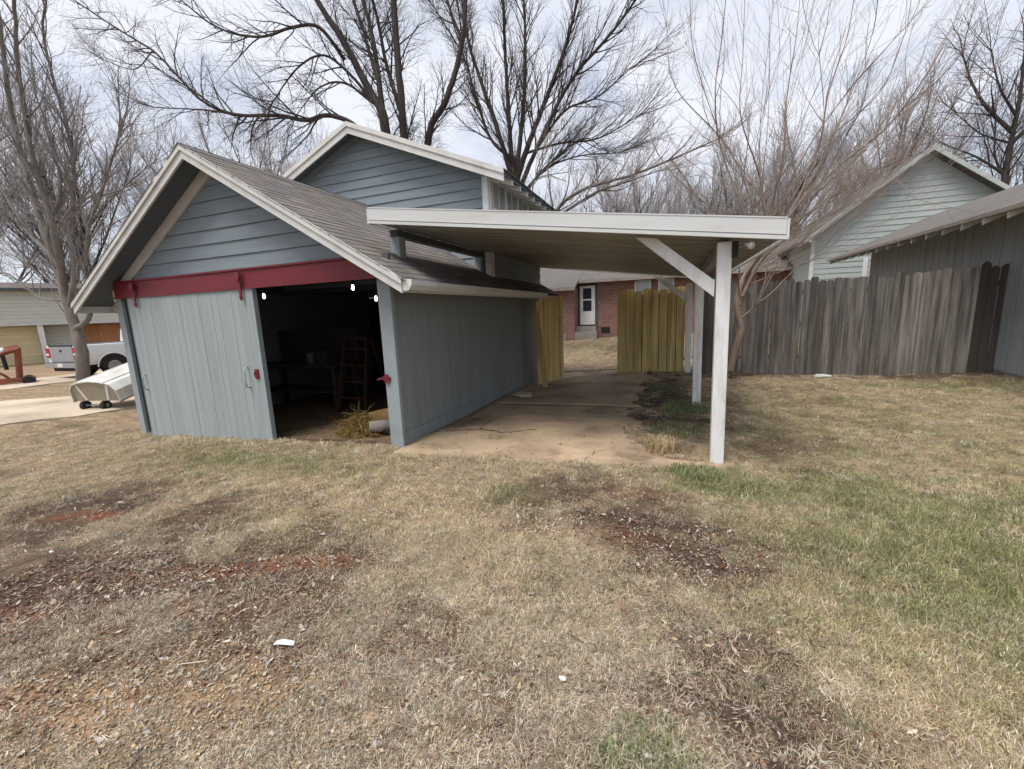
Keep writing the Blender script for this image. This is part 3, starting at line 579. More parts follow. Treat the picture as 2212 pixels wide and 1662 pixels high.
# ------------------------------------------------------------------ neighbour's pale green gabled house
NY = 20.0; NP, NZ, NS = 8.15, 6.65, .78
nh = thing('pale_green_house', 'pale green house gable behind the grey fence and shed', 'house', (NP, NY, .2))
NX0 = 4.95; NX1 = 2 * NP - NX0; z = 1.0
while z < NZ - .1:
    z1 = z + .2; p = [(NX0, z), (NX1, z), (NX1, z1), (NX0, z1)]
    for sgn in (-1, 1): p = clip_poly(p, lambda q, s=sgn: (NZ - .12 - NS * s * (q[0] - NP)) - q[1])
    if len(p) > 2:
        p = [(a, min(max(b, z + .002), z1 - .002)) for a, b in p]
        MB().prism([(a, NY - .03 + .02 * (b - z) / .2, b) for a, b in p], (0, .03, 0)).build('siding_board', GREENS, nh)
    z = z1
bx('base_wall', (NX0, NY - .02, 0), (NX1, NY + .2, .998), GREENS, nh); bx('left_wall', (NX0, NY + .01, .0), (NX0 + .1, NY + 8, NZ - .3 - NS * (NP - NX0)), GREENS, nh); bx('right_wall', (NX1 - .1, NY + .01, .0), (NX1, NY + 8, NZ - .3 - NS * (NP - NX0)), GREENS, nh)
bx('corner_board', (NX0 - .03, NY - .06, 0), (NX0 + .10, NY - .032, NZ - .25 - NS * (NP - NX0)), WHITE, nh); bx('trim_post', (6.62, NY - .06, 0), (6.76, NY - .032, 3.1), WHITE, nh)
for s in (-1, 1):
    xe = NP + s * 3.55
    def q(x, dz, dy): return (x, NY - .45 + dy, NZ - NS * abs(x - NP) + dz)
    MB().prism([q(NP, -.12, .03), q(xe, -.12, .03), q(xe, .0, .03), q(NP, .0, .03)], (0, 8.8, 0)).build('roof', SHINGG, nh)
    MB().prism([q(NP, -.16, 0), q(xe, -.16, 0), q(xe, -.0, 0), q(NP, -.0, 0)], (0, .028, 0)).build('rake_board', GREENS, nh)
bx('roof_vent', (6.2, 21.2, 4.9), (6.5, 21.5, 5.55), STONE, nh)
# ------------------------------------------------------------------ brick house through the gateway
BY = 23.0; bz = .16
bh = thing('brick_house', 'low red brick house with white storm door seen through the gateway', 'house', (-3, BY, bz))
bx('wall', (-11, BY, -.2), (5.2, BY + .3, 3.2), BRICK, bh); bx('wing_wall', (-9, BY - 1.0, -.2), (-4.85, BY - .003, 2.75), BRICK, bh); bx('foundation_ledge', (-9.0, BY - 1.08, -.2), (-5.3, BY - 1.002, .32), STONE, bh)
bx('door_surround', (-4.84, BY - .06, .70), (-3.82, BY - .002, 2.90), DARKW, bh)
d_ = bx('storm_door', (-4.73, BY - .11, .78), (-3.93, BY - .062, 2.82), WHITE, bh)
for a, b in ((1.50, 2.06), (2.14, 2.70)): bx('pane', (-4.56, BY - .125, a), (-4.11, BY - .112, b), GLASS, d_)
MB().tube([(-4.02, BY - .112, 1.72), (-4.02, BY - .17, 1.72), (-4.02, BY - .17, 1.60)], .015, 6).build('handle', STEEL, d_)
st_ = bx('door_step', (-4.85, BY - .62, 0), (-3.8, BY - .004, .70), STONE, bh); bx('lower_step', (-4.95, BY - .98, 0), (-3.7, BY - .624, .42), STONE, st_)
bx('foundation_vent', (-3.62, BY - .02, .30), (-3.15, BY - .002, .62), BLACK, bh)
for a, b in ((-1.9, -1.1), (-.75, .0)):
    wf = bx('window', (a, BY - .05, 1.6), (b, BY - .002, 2.95), WHITE, bh); bx('pane', (a + .07, BY - .058, 1.67), (b - .07, BY - .051, 2.25), GLASSW, wf); bx('pane', (a + .07, BY - .058, 2.31), (b - .07, BY - .051, 2.88), GLASSW, wf)
MB().prism([(-11.5, BY - .55, 3.0), (-11.5, BY + 4.0, 4.9), (-11.5, BY + 4.0, 5.0), (-11.5, BY - .55, 3.1)], (17.2, 0, 0)).build('roof', SHINGG, bh)
MB().prism([(-9.4, BY - 1.5, 2.62), (-9.4, BY + 1.0, 3.66), (-9.4, BY + 1.0, 3.76), (-9.4, BY - 1.5, 2.74)], (4.7, 0, 0)).build('wing_roof', SHINGG, bh)
bx('fascia', (-11.5, BY - .575, 2.96), (5.7, BY - .552, 3.09), STONE, bh); bx('wing_fascia', (-9.4, BY - 1.525, 2.58), (-4.7, BY - 1.502, 2.73), STONE, bh)
bx('rear_wall', (-11, BY + 7.7, -.2), (5.2, BY + 8, 3.2), BRICK, bh); MB().prism([(-11.5, BY + 8.5, 3.0), (-11.5, BY + 4.005, 4.9), (-11.5, BY + 4.005, 5.0), (-11.5, BY + 8.5, 3.1)], (17.2, 0, 0)).build('roof', SHINGG, bh)
# ------------------------------------------------------------------ house across the alley (left)
lh_ = thing('siding_house', 'pale house with yellow vinyl wall and overhanging gable across the alley', 'house', (-36, 14, -1))
hd = Vector((.36, .93, 0)).normalized(); hn = Vector((.93, -.36, 0))      # wall direction and outward normal
O_ = Vector((-36.5, 12.6, 0))
def lp(a, z, o=0): p = O_ + hd * a + hn * o; return (p.x, p.y, z)
def lbox(name, a0, a1, z0, z1, o0, o1, m, parent=lh_): return MB().prism([lp(a0, z0, o0), lp(a1, z0, o0), lp(a1, z1, o0), lp(a0, z1, o0)], hn * (o1 - o0)).build(name, m, parent)
def lap(a0, a1, z0, z1, o, m, st=.22):
    z = z0
    while z < z1 - .02:
        t = min(z + st, z1); MB().prism([lp(a0, z + .003, o + .025), lp(a1, z + .003, o + .025), lp(a1, t - .003, o), lp(a0, t - .003, o)], hn * -.03).build('siding_board', m, lh_); z = t
lap(-9, 1.2, -1.2, 1.95, 0, YSID); lap(1.5, 4.2, -1.2, 1.95, -.6, LSID); lap(4.2, 12, -1.2, 1.95, -.6, LSID)
lap(-9, 12, 2.15, 4.0, .6, LSID)
lbox('band_board', -9, 12, 1.96, 2.147, .0, .64, TRIM); lbox('porch_post', 1.22, 1.48, -1.2, 1.955, .3, .55, WHITE)
td = lbox('wood_door', 3.2, 7.3, -1.0, 1.9, -.56, -.5, TANP)
for k in range(6): lbox('door_board', 3.22 + k * .68, 3.22 + k * .68 + .66, -.98, 1.88, -.498, -.47, TANP, td)
lbox('core', -8.95, 11.95, -1.2, 4.0, -6, -.66, DARKW)
MB().prism([lp(-9.4, 3.98, 1.1), lp(-9.4, 4.1, 1.1), lp(-9.4, 4.7, -3), lp(-9.4, 4.6, -3)], hd * 21.6).build('roof', SHINGG, lh_)
lbox('gutter', -9.4, 12.2, 3.95, 4.1, 1.105, 1.2, DARKW)
# ------------------------------------------------------------------ pickup truck
hdg = math.atan2(.96, -.25)
def truck(loc, ang):
    t = thing('pickup_truck', 'white pickup truck parked tail towards us beyond the grey tree', 'pickup truck', (0, 0, 0))
    # local: x forward (rear bumper at 0), y left
    def loft(name, secs, m, parent):     # secs: list of (x, [(y,z)...]) mirrored cross-sections
        mb = MB(); n = len(secs[0][1]) * 2; k = 0
        for x, hf in secs: mb.v += [(x, y, z) for y, z in hf] + [(x, -y, z) for y, z in reversed(hf)]
        for i in range(len(secs) - 1):
            for j in range(n): mb.f.append((i * n + j, i * n + (j + 1) % n, (i + 1) * n + (j + 1) % n, (i + 1) * n + j))
        mb.f.append(tuple(range(n - 1, -1, -1))); mb.f.append(tuple((len(secs) - 1) * n + j for j in range(n)))
        return mb.build(name, m, parent)
    hb = [(.90, .52), (.97, .70), (.985, .95), (.95, 1.22), (.93, 1.33)]
    bed = loft('bed', [(.12, hb), (.16, [(y + .01, z) for y, z in hb]), (2.6, [(y + .01, z) for y, z in hb])], CARW, t); bev(bed, .03, 3)
    cab = loft('cab', [(2.63, hb + [(.78, 1.88), (.70, 1.93)]), (2.8, hb + [(.79, 1.90), (.70, 1.96)]), (4.0, hb + [(.79, 1.90), (.70, 1.96)]), (4.75, hb + [(.80, 1.36), (.7, 1.38)])], CARW, t); bev(cab, .02)
    hoodp = [(.90, .52), (.97, .70), (.985, .95), (.95, 1.15), (.85, 1.24)]
    bev(loft('hood', [(4.77, hoodp), (5.6, [(y, z - .03 * (z > 1)) for y, z in hoodp]), (5.95, [(y * .93, z - .08 * (z > 1)) for y, z in hoodp])], CARW, t), .04, 3)
    bx('bed_floor', (.25, -.8, 1.335), (2.55, .8, 1.34), DARKW, t)
    for s in (-1, 1): bx('side_window', (3.1, s * .865 - .01, 1.42), (4.2, s * .865 + .01, 1.78), GLASS, t)
    MB().prism([(2.625, -.66, 1.42), (2.625, .66, 1.42), (2.625, .62, 1.82), (2.625, -.62, 1.82)], (-.006, 0, 0)).build('rear_window', GLASS, t)
    tg = bx('tailgate', (.085, -.72, .68), (.118, .72, 1.30), CARG, t, .02); MB().tube([(.083, 0, 1.13), (.074, 0, 1.13)], .06, 12).build('handle', BLACK, tg); bx('top_cap', (.08, -.73, 1.302), (.20, .73, 1.345), BLACK, tg)
    for s in (-1, 1):
        tl = bx('taillight', (.08, min(s * .76, s * .975), .86), (.20, max(s * .76, s * .975), 1.24), REDL, t, .015); bx('reverse_lens', (.074, min(s * .79, s * .94), .95), (.079, max(s * .79, s * .94), 1.03), WHITE, tl)
    bp = bx('bumper', (-.02, -.98, .46), (.10, .98, .66), CARG, t, .03); bx('licence_plate', (-.028, -.16, .50), (-.021, .16, .64), WHITE, bp); bx('step_pad', (-.015, -.93, .661), (.07, .93, .672), BLACK, bp)
    bx('chassis', (.1, -.7, .32), (5.7, .7, .515), BLACK, t)
    for wx in (1.22, 5.2):
        for s in (-1, 1):
            ty = MB().tube([(wx, s * .76, .39), (wx, s * .78, .39), (wx, s * .99, .39), (wx, s * 1.01, .39)], [.33, .39, .39, .34], 28).build('wheel', BLACK, t, False)
            MB().tube([(wx, s * 1.011, .39), (wx, s * 1.02, .39)], [.24, .22], 20).build('rim', STEEL, ty); MB().tube([(wx, s * 1.021, .39), (wx, s * 1.035, .39)], [.07, .06], 12).build('hub', STEEL, ty)
            m_ = MB(); q = [(wx + .53 * math.cos(a), .39 + .53 * math.sin(a)) for a in np.linspace(.12, math.pi - .12, 16)]
            m_.prism([(a, s * .90, b) for a, b in q], (0, s * .099, 0)); m_.build('wheel_arch', BLACK, t)
            ring = MB(); ro = [(wx + .555 * math.cos(a), s * .995, .39 + .555 * math.sin(a)) for a in np.linspace(.05, math.pi - .05, 16)]; ring.tube(ro, .022, 6); ring.build('arch_lip', CARW, t)
    t.location = loc; t.rotation_euler = (0, 0, ang); return t
rw = Vector((-21.7, 10.25)); hv = Vector((-.05, .99)).normalized(); rt = Vector((hv.y, -hv.x))
tl_ = rw - hv * 1.18 - rt * .93; truck((tl_.x, tl_.y, gz(rw.x, rw.y) + .02), math.atan2(hv.y, hv.x))
# wheel arches sit proud of the wheels so the tyres show in front of them
# ------------------------------------------------------------------ overturned boat on a dolly
bt = thing('overturned_boat', 'white ribbed boat turned upside down on a small wheeled dolly left of the garage', 'boat', (0, 0, 0))
def hull():
    secs = []; L_ = 3.0
    for i in range(13):
        t = i / 12; wv = .54 * (1 - max(0, t - .45) ** 2 * 2.2); hgt = .40 - .05 * t; ch = .80
        z0 = .0 + .10 * t
        secs.append((t * L_, [(-wv, z0), (-wv * .97, z0 + hgt * .55), (-wv * ch, z0 + hgt * .85), (-wv * .45, z0 + hgt * .96), (0, z0 + hgt * 1.02), (wv * .45, z0 + hgt * .96), (wv * ch, z0 + hgt * .85), (wv * .97, z0 + hgt * .55), (wv, z0)]))
    return secs
hs = hull(); mb = MB(); n = 9
for x, p in hs: mb.v += [(x, a, b) for a, b in p]
for i in range(len(hs) - 1):
    for j in range(n - 1): mb.f.append((i * n + j, i * n + j + 1, (i + 1) * n + j + 1, (i + 1) * n + j))
mb.f.append(tuple(12 * n + j for j in range(n)))
ho = mb.build('hull', BOATW, bt, True); sf = ho.modifiers.new('shell', 'SOLIDIFY'); sf.thickness = .02; es = ho.modifiers.new('edge', 'EDGE_SPLIT'); es.split_angle = R_(25)
MB().prism([(.03, a * .985, b - .004) for a, b in hs[0][1]], (.02, 0, 0)).build('transom', BOATB, bt)
for yk in (-.35, 0, .35): 
    MB().tube([(x + .0, yk * (abs(p[0][0]) / .58), (p[4][1] if yk == 0 else p[3][1] * .995) + .008) for x, p in hs], .016, 6).build('keel_strake', BOATW, bt, True)
for s in (0, 8): MB().tube([(x, p[s][0] * 1.01, p[s][1]) for x, p in hs], .022, 6).build('gunwale', BOATB, bt, True)
for yk in (-.25, .25): MB().bar((.028, yk, .02), (.028, yk * 1.4, .33), .05, .012, (1, 0, 0)).build('transom_rib', BOATW, bt)
bt.location = (-12.33, 5.40, gz(-12.5, 5.2) + .22); bt.rotation_euler = (0, R_(-13), math.atan2(.95, -.22)); bt.scale = (1.15,) * 3
dl = thing('boat_dolly', 'low steel dolly with two black wheels under the overturned boat', 'dolly', (-12.8, 5.4, gz(-12.5, 5.2)))
def onb(x, y, z): return bt.matrix_basis @ Vector((x, y, z))
gb = gz(-12.5, 5.2)
for xs_, ys_ in ((.10, -.06), (.10, .42)):
    p = onb(xs_, ys_, 0); c = Vector((p.x, p.y, gb + .105)); ax = Vector((.97, .22, 0))
    wh = MB().tube([c - ax * .05, c - ax * .04, c + ax * .04, c + ax * .05], [.08, .105, .105, .08], 18).build('wheel', BLACK, dl); MB().tube([c - ax * .056, c + ax * .056], .04, 12).build('hub', STEEL, wh)
    MB().tube([c, (p.x, p.y, p.z + .02)], .025, 8).build('strut', STEEL, dl)
p, q = onb(.10, -.06, 0), onb(.10, .42, 0); MB().tube([(p.x, p.y, gb + .105), (q.x, q.y, gb + .105)], .022, 8).build('axle', STEEL, dl)
p, q = onb(.22, 0, -.02), onb(2.6, 0, -.02); MB().tube([(p.x, p.y, gb + .2), (q.x, q.y, q.z - .02)], .03, 8).build('frame_bar', STEEL, dl); MB().tube([(q.x, q.y, gb), (q.x, q.y, q.z)], .03, 8).build('prop', STEEL, dl)
# ------------------------------------------------------------------ rusty machine with a folded arm at the far left
P0 = atz(45, 826, -.25); zg = gz(P0.x, P0.y); u_ = Vector((.36, .93, 0)); ex = thing('lifting_machine', 'rusty red machine with a bent lifting arm and white hydraulic ram', 'machine', (P0.x, P0.y, zg))
def mp_(a, z): p = P0 + u_ * (a * .72); return Vector((p.x, p.y, zg + z * .78))
MB().bar(mp_(-2.6, .20), mp_(.55, .20), .16, .6, (.93, -.36, 0)).build('base_frame', RUST, ex)
MB().bar(mp_(.0, .25), mp_(.16, 1.75), .14, .14).build('mast', RUST, ex); MB().bar(mp_(.2, 1.72), mp_(-.25, 1.62), .2, .2).build('elbow', RUST, ex)
MB().bar(mp_(-.22, 1.58), mp_(-2.2, .75), .15, .16).build('arm', RUST, ex); MB().tube([mp_(-.28, 1.70), mp_(-.85, 1.34)], .085, 10).build('ram', WHITE, ex)
MB().tube([mp_(-.40, 1.5), mp_(-.36, .72)], .06, 10).build('cylinder', BLACK, ex); MB().tube([mp_(-.9, .9), mp_(-.3, .25)], .04, 8).build('stay', RUST, ex)
for a in (-2.3, .3):
    c = mp_(a, .16); wh = MB().tube([c - Vector((.93, -.36, 0)) * .5, c + Vector((.93, -.36, 0)) * .5], .16, 16).build('wheel', BLACK, ex)
MB().bar(mp_(-2.4, .42), mp_(-1.5, .42), .3, .4, (.93, -.36, 0)).build('engine_cover', WHITE, ex)
# ------------------------------------------------------------------ inside the garage
for i, ((u, v), y, lab) in enumerate((((570, 640), 5.6, 'lit bulb near the sliding door, leftmost of three in the garage'), ((762, 621), 5.9, 'lit bulb in the middle of the open doorway, highest of three'), ((812, 645), 6.4, 'lit bulb beside the right door post, smallest of three'))):
    p = at(u, v, y); b = thing('light_bulb', lab, 'light bulb', p, 'lit bulbs inside the garage')
    MB().tube([p + Vector((0, 0, z)) for z in (-.045, -.035, -.01, .02, .04)], [.006, .017, .023, .018, .011], 12).build('globe', BULB, b, True)
    MB().tube([p + Vector((0, 0, .041)), p + Vector((0, 0, .11))], .02, 8).build('socket', BLACK, b); MB().tube([p + Vector((0, 0, .11)), (p.x, p.y, 2.40)], .006, 6).build('cord', BLACK, b)
wb = thing('workbench', 'dark wooden workbench with shelf in the shadows of the garage', 'workbench', (-7.2, 6.6, 0)); bzz = gz(-7, 6.6)
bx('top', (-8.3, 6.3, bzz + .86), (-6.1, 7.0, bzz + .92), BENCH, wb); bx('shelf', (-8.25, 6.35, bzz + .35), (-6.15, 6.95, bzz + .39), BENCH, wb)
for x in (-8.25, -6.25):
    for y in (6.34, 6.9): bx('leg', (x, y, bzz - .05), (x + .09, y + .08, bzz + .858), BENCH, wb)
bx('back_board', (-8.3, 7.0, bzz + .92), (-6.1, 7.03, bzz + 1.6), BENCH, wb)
for (x0, x1, h, m_, lab) in ((-6.75, -6.45, .28, BENCH, 'dark box standing on the workbench in the garage'), (-6.95, -6.8, .22, STEEL, 'small metal can on the dark workbench')):
    o = bx('tool_box' if m_ is BENCH else 'can', (x0, 6.45, bzz + .921), (x1, 6.75, bzz + .92 + h), m_); bev(o, .01); tag(o, lab, 'box' if m_ is BENCH else 'can')
ch = thing('stepladder', 'red brown wooden stepladder standing inside the dark garage', 'stepladder', (-5.5, 6.2, 0)); cz0 = gz(-5.5, 6.2)
for x in (-5.86, -5.26):
    MB().bar((x - .03 * (x < -5.5) + .02 * (x > -5.5), 6.05, cz0), (x + .05 * (x < -5.5) - .05 * (x > -5.5), 6.35, cz0 + 1.35), .035, .08).build('side_rail', REDW, ch); MB().bar((x, 6.85, cz0), (x, 6.42, cz0 + 1.33), .03, .05).build('rear_leg', REDW, ch)
for k in range(4): z = cz0 + .26 + k * .3; bx('tread', (-5.84, 6.08 + .066 * k, z), (-5.28, 6.2 + .066 * k, z + .03), REDW, ch)
bx('top_cap', (-5.84, 6.28, cz0 + 1.352), (-5.28, 6.5, cz0 + 1.385), REDW, ch)
cr = bx('crate', (-4.6, 6.1, gz(-4.4, 6)), (-4.0, 6.6, gz(-4.4, 6) + .5), REDW); tag(cr, 'red brown wooden crate at the back right of the open doorway', 'crate'); bev(cr, .01)
lg = MB().tube([(-3.95, 4.62, .10), (-3.62, 4.78, .12), (-3.40, 4.92, .11)], [.085, .08, .075], 12).build('log', BARK, None, True); tag(lg, 'short split log lying beside the right door post', 'log')
lk = MB().bar((-4.15, 4.85, .16), (-3.45, 5.25, .30), .03, .16, (0, 0, 1)).build('plank', OWOOD); tag(lk, 'grey plank propped inside the open doorway behind the dry weeds', 'plank')
# ------------------------------------------------------------------ branches and trees
class Branches:
    def __init__(s, seed): s.r = np.random.default_rng(seed); s.V = []; s.F = []; s.n = 0
    def tube(s, P, rad, sides):
        P = np.asarray(P, float); n = len(P); T = np.gradient(P, axis=0); T /= (np.linalg.norm(T, axis=1)[:, None] + 1e-9)
        ref = np.array([.31, .77, .56]) if abs(T[0, 2]) > .8 else np.array([0, 0, 1.])
        U = np.cross(T, ref); U /= (np.linalg.norm(U, axis=1)[:, None] + 1e-9); W = np.cross(U, T)
        a = np.arange(sides) * 2 * np.pi / sides
        ring = P[:, None, :] + rad[:, None, None] * (U[:, None, :] * np.cos(a)[None, :, None] + W[:, None, :] * np.sin(a)[None, :, None])
        s.V.append(ring.reshape(-1, 3)); i, j = np.meshgrid(np.arange(n - 1), np.arange(sides), indexing='ij'); j2 = (j + 1) % sides
        s.F.append((np.stack([i * sides + j, (i + 1) * sides + j, (i + 1) * sides + j2, i * sides + j2], -1).reshape(-1, 4)) + s.n); s.n += n * sides
    def path(s, p, d, L_, n, wob, up):
        r = s.r; P = [p]; d = d / np.linalg.norm(d)
        for k in range(n):
            d = d + r.normal(0, wob, 3) + np.array([0, 0, up]); d /= np.linalg.norm(d); P.append(P[-1] + d * L_ / n)
        return np.array(P)
    def build(s, name, m, parent):
        me = bpy.data.meshes.new(name); V_ = np.concatenate(s.V); F_ = np.concatenate(s.F); mesh_np(me, V_, F_, 4); me.shade_smooth(); me.materials.append(m)
        o = bpy.data.objects.new(name, me); COL.objects.link(o); o.parent = parent; o.matrix_parent_inverse = parent.matrix_world.inverted(); return o
def smooth_path(pts, per=6):
    P = np.array([list(p) for p in pts], float); 
    if len(P) < 3: return np.array([P[0] + (P[-1] - P[0]) * t for t in np.linspace(0, 1, per + 1)])
    Q = np.vstack([2 * P[0] - P[1], P, 2 * P[-1] - P[-2]]); o = []
    for i in range(1, len(Q) - 2):
        for t in np.linspace(0, 1, per, endpoint=False):
            a, b, c, d = Q[i - 1], Q[i], Q[i + 1], Q[i + 2]
            o.append(.5 * ((2 * b) + (-a + c) * t + (2 * a - 5 * b + 4 * c - d) * t * t + (-a + 3 * b - 3 * c + d) * t ** 3))
    o.append(P[-1]); return np.array(o)
def grow(tw, br, P, R, rng, dens, lenf, levels, up, spread, rmin, wob=.10, level=0, t0=.15):
    """side shoots along path P (radii R)"""
    seg = np.linalg.norm(np.diff(P, axis=0), axis=1); tot = seg.sum(); k = max(2, int(tot * dens[level])); cum = np.concatenate([[0], np.cumsum(seg)])
    for q in range(k):
        t = (t0 + (1 - t0) * (q + rng.uniform(0, 1)) / k) * tot; i = min(np.searchsorted(cum, t) - 1, len(seg) - 1); i = max(i, 0)
        f = (t - cum[i]) / (seg[i] + 1e-9); p = P[i] + (P[i + 1] - P[i]) * f; rr = R[i] + (R[i + 1] - R[i]) * f
        T = (P[i + 1] - P[i]) / (seg[i] + 1e-9); rv = rng.normal(0, 1, 3); rv -= T * rv.dot(T); rv /= np.linalg.norm(rv) + 1e-9
        d = T * math.cos(spread[level]) + rv * math.sin(spread[level]) * rng.uniform(.6, 1.2)
        Lb = lenf[level] * rng.uniform(.5, 1.25) * (1 - .45 * t / tot); r0 = min(rr * .62, Lb * .014 + rmin); n = 6 if level == 0 else 4
        sub = (br if (level == 0 and levels > 2) else tw); C = sub.path(p, d, Lb, n, wob, up[level]) if sub else tw.path(p, d, Lb, n, wob, up[level]); RR = np.linspace(r0, max(rmin * .6, r0 * .2), n + 1)
        (sub or tw).tube(C, RR, 5 if level == 0 else 3)
        if level + 1 < levels: grow(tw, br, C, RR, rng, dens, lenf, levels, up, spread, rmin, wob, level + 1, .2)
def make_tree(name, label, limbs, seed, bark, twm, dens=(2.2, 4.5, 7), lenf=(2.2, .9, .4), levels=3, up=(.05, .05, .04), spread=(.75, .75, .7), rmin=.004, group=None, cat='tree', t0=.2, tips=True, lr=.85):
    base = limbs[0][0][0]; t = thing(name, label, cat, tuple(base), group); rng = np.random.default_rng(seed); tr, br, tw = Branches(seed), Branches(seed + 1), Branches(seed + 2)
    for pts, r0, r1 in limbs:
        P = smooth_path(pts); P[1:-1] += rng.normal(0, r0 * .035, P[1:-1].shape); R = (r0 + (r1 - r0) * np.linspace(0, 1, len(P)) ** .75) * lr; tr.tube(P, R, 10 if r0 > .06 else 6)
        grow(tw, br, P, R, rng, dens, lenf, levels, up, spread, rmin, t0=t0)
        if tips:      # carry the leader on as finer wood
            for q in range(3):
                d = P[-1] - P[-2]; d = d / np.linalg.norm(d) + rng.normal(0, .25, 3); C = tw.path(P[-1], d, lenf[0] * .8, 6, .08, up[0]); RR = np.linspace(r1 * .8, rmin, 7); tw.tube(C, RR, 5)
                if levels > 1: grow(tw, tw, C, RR, rng, dens, lenf, levels, up, spread, rmin, level=1, t0=.1)
    tr.build('trunk', bark, t)
    if br.V: br.build('branches', bark, t)
    cr = tw.build('crown', twm, t); return t
def A(y, *uv): return [at(u, v, yy if (yy := (q[2] if len(q := (u, v)) > 2 else y)) else y) for (u, v) in uv]
def AV(*uvy): return [at(u, v, y) for u, v, y in uvy]
# big dark tree behind the house
make_tree('shade_tree', 'large dark bare tree with three trunks rising behind the tall house', [
    ([at(850, 640, 13.5), at(845, 420, 13.5), at(828, 255, 13.5), at(800, 200, 13.5), at(745, 95, 13.3), at(690, 10, 13), at(650, -80, 12.8)], .34, .10),
    ([at(828, 255, 13.5), at(815, 150, 13.6), at(800, 60, 13.7), at(770, -40, 13.8)], .17, .07),
    ([at(815, 170, 13.6), at(785, 70, 13.9), at(752, -30, 14)], .11, .05),
    ([at(880, 640, 13.8), at(878, 420, 13.8), at(872, 280, 13.8), at(860, 140, 13.9), at(850, 0, 14), at(845, -90, 14)], .26, .13),
    ([at(865, 240, 13.8), at(835, 140, 14.2), at(815, 40, 14.4), at(790, -60, 14.6)], .12, .06),
    ([at(905, 640, 14), at(915, 420, 14), at(928, 285, 14), at(960, 225, 14), at(985, 150, 14.1), at(1003, 60, 14.2), at(1005, -60, 14.3)], .23, .09),
    ([at(1000, 90, 14.2), at(975, 30, 14.4), at(955, -50, 14.5)], .09, .05),
    ([at(745, 130, 13.3), at(690, 60, 12.6), at(630, 60, 12), at(560, 80, 11.4), at(470, 60, 11), at(390, 0, 10.7)], .10, .03),
    ([at(800, 215, 13.4), at(760, 165, 13), at(700, 120, 12.5), at(640, 150, 12), at(590, 220, 11.8)], .09, .025),
    ([at(805, 222, 13.4), at(745, 180, 13.2), at(690, 190, 13), at(640, 250, 12.8)], .08, .02),
    ([at(845, 400, 13.5), at(780, 285, 13.2), at(715, 250, 12.8), at(660, 260, 12.4), at(600, 250, 12), at(510, 248, 11.6), at(440, 220, 11.2), at(380, 160, 11), at(330, 110, 10.8), at(250, 60, 10.6), at(160, 0, 10.4)], .14, .03),
    ([at(510, 248, 11.6), at(440, 238, 11.4), at(330, 232, 11.2)], .06, .02),
    ([at(330, 110, 10.8), at(290, 150, 11), at(225, 130, 11)], .035, .015),
], 21, BARKD, TWIGD, dens=(3.6, 5.2, 5.5), lenf=(2.2, 1.0, .5), rmin=.0045, up=(.03, .0, -.03), lr=.70)
make_tree('fan_tree', 'dark bare tree with many upright stems fanning out right of the tall house', [
    ([at(1120, 640, 16), at(1112, 420, 16), at(1105, 345, 16), at(1100, 260, 16), at(1092, 130, 16), at(1085, -40, 16)], .20, .06),
    ([at(1110, 400, 16), at(1075, 280, 16), at(1040, 180, 16.2), at(1010, 80, 16.4), at(990, -60, 16.5)], .15, .05),
    ([at(1112, 400, 16), at(1150, 290, 15.8), at(1185, 200, 15.6), at(1225, 90, 15.4), at(1255, -40, 15.2)], .17, .05),
    ([at(1118, 420, 16), at(1160, 320, 15.6), at(1230, 180, 15.4), at(1330, 60, 15.2), at(1400, -40, 15)], .14, .04),
    ([at(1115, 380, 16), at(1130, 240, 16.2), at(1135, 110, 16.3), at(1130, -40, 16.4)], .14, .05),
    ([at(1115, 350, 16), at(1060, 300, 16.4), at(1025, 200, 16.6), at(1000, 120, 16.8), at(940, 20, 17)], .10, .03),
    ([at(1160, 320, 15.8), at(1220, 240, 15.6), at(1290, 210, 15.4), at(1360, 150, 15.2)], .08, .02),
    ([at(1140, 330, 15.8), at(1210, 310, 15.4), at(1290, 300, 15), at(1380, 250, 15)], .07, .02),
    ([at(1125, 460, 16), at(1160, 380, 15.5), at(1240, 340, 15), at(1340, 330, 14.6)], .07, .02),
    ([at(1118, 430, 16), at(1190, 350, 15.5), at(1260, 300, 15), at(1300, 320, 14.8)], .06, .015),
], 33, BARKD, TWIGD, dens=(4.2, 5.4, 5.5), lenf=(2.1, 1.0, .5), lr=.72, rmin=.0048, up=(.07, .05, .03), spread=(.5, .6, .7))
make_tree('leaning_tree', 'low leaning reddish branch tree above the middle of the carport roof', [
    ([at(1180, 560, 13), at(1200, 460, 13), at(1260, 410, 12.8), at(1360, 380, 12.6), at(1450, 345, 12.4), at(1540, 305, 12.2)], .09, .02),
    ([at(1200, 470, 13), at(1290, 415, 12.6), at(1350, 395, 12.4), at(1420, 370, 12.2)], .06, .015),
    ([at(1450, 345, 12.4), at(1490, 400, 12), at(1530, 460, 11.8)], .03, .01),
    ([at(1200, 470, 13), at(1150, 420, 13.4), at(1180, 330, 13.5)], .05, .015)
], 35, BARK, TWIGB, dens=(4.5, 6, 6), lenf=(1.4, .75, .4), rmin=.004, up=(.10, .08, .05), spread=(.6, .6, .7))
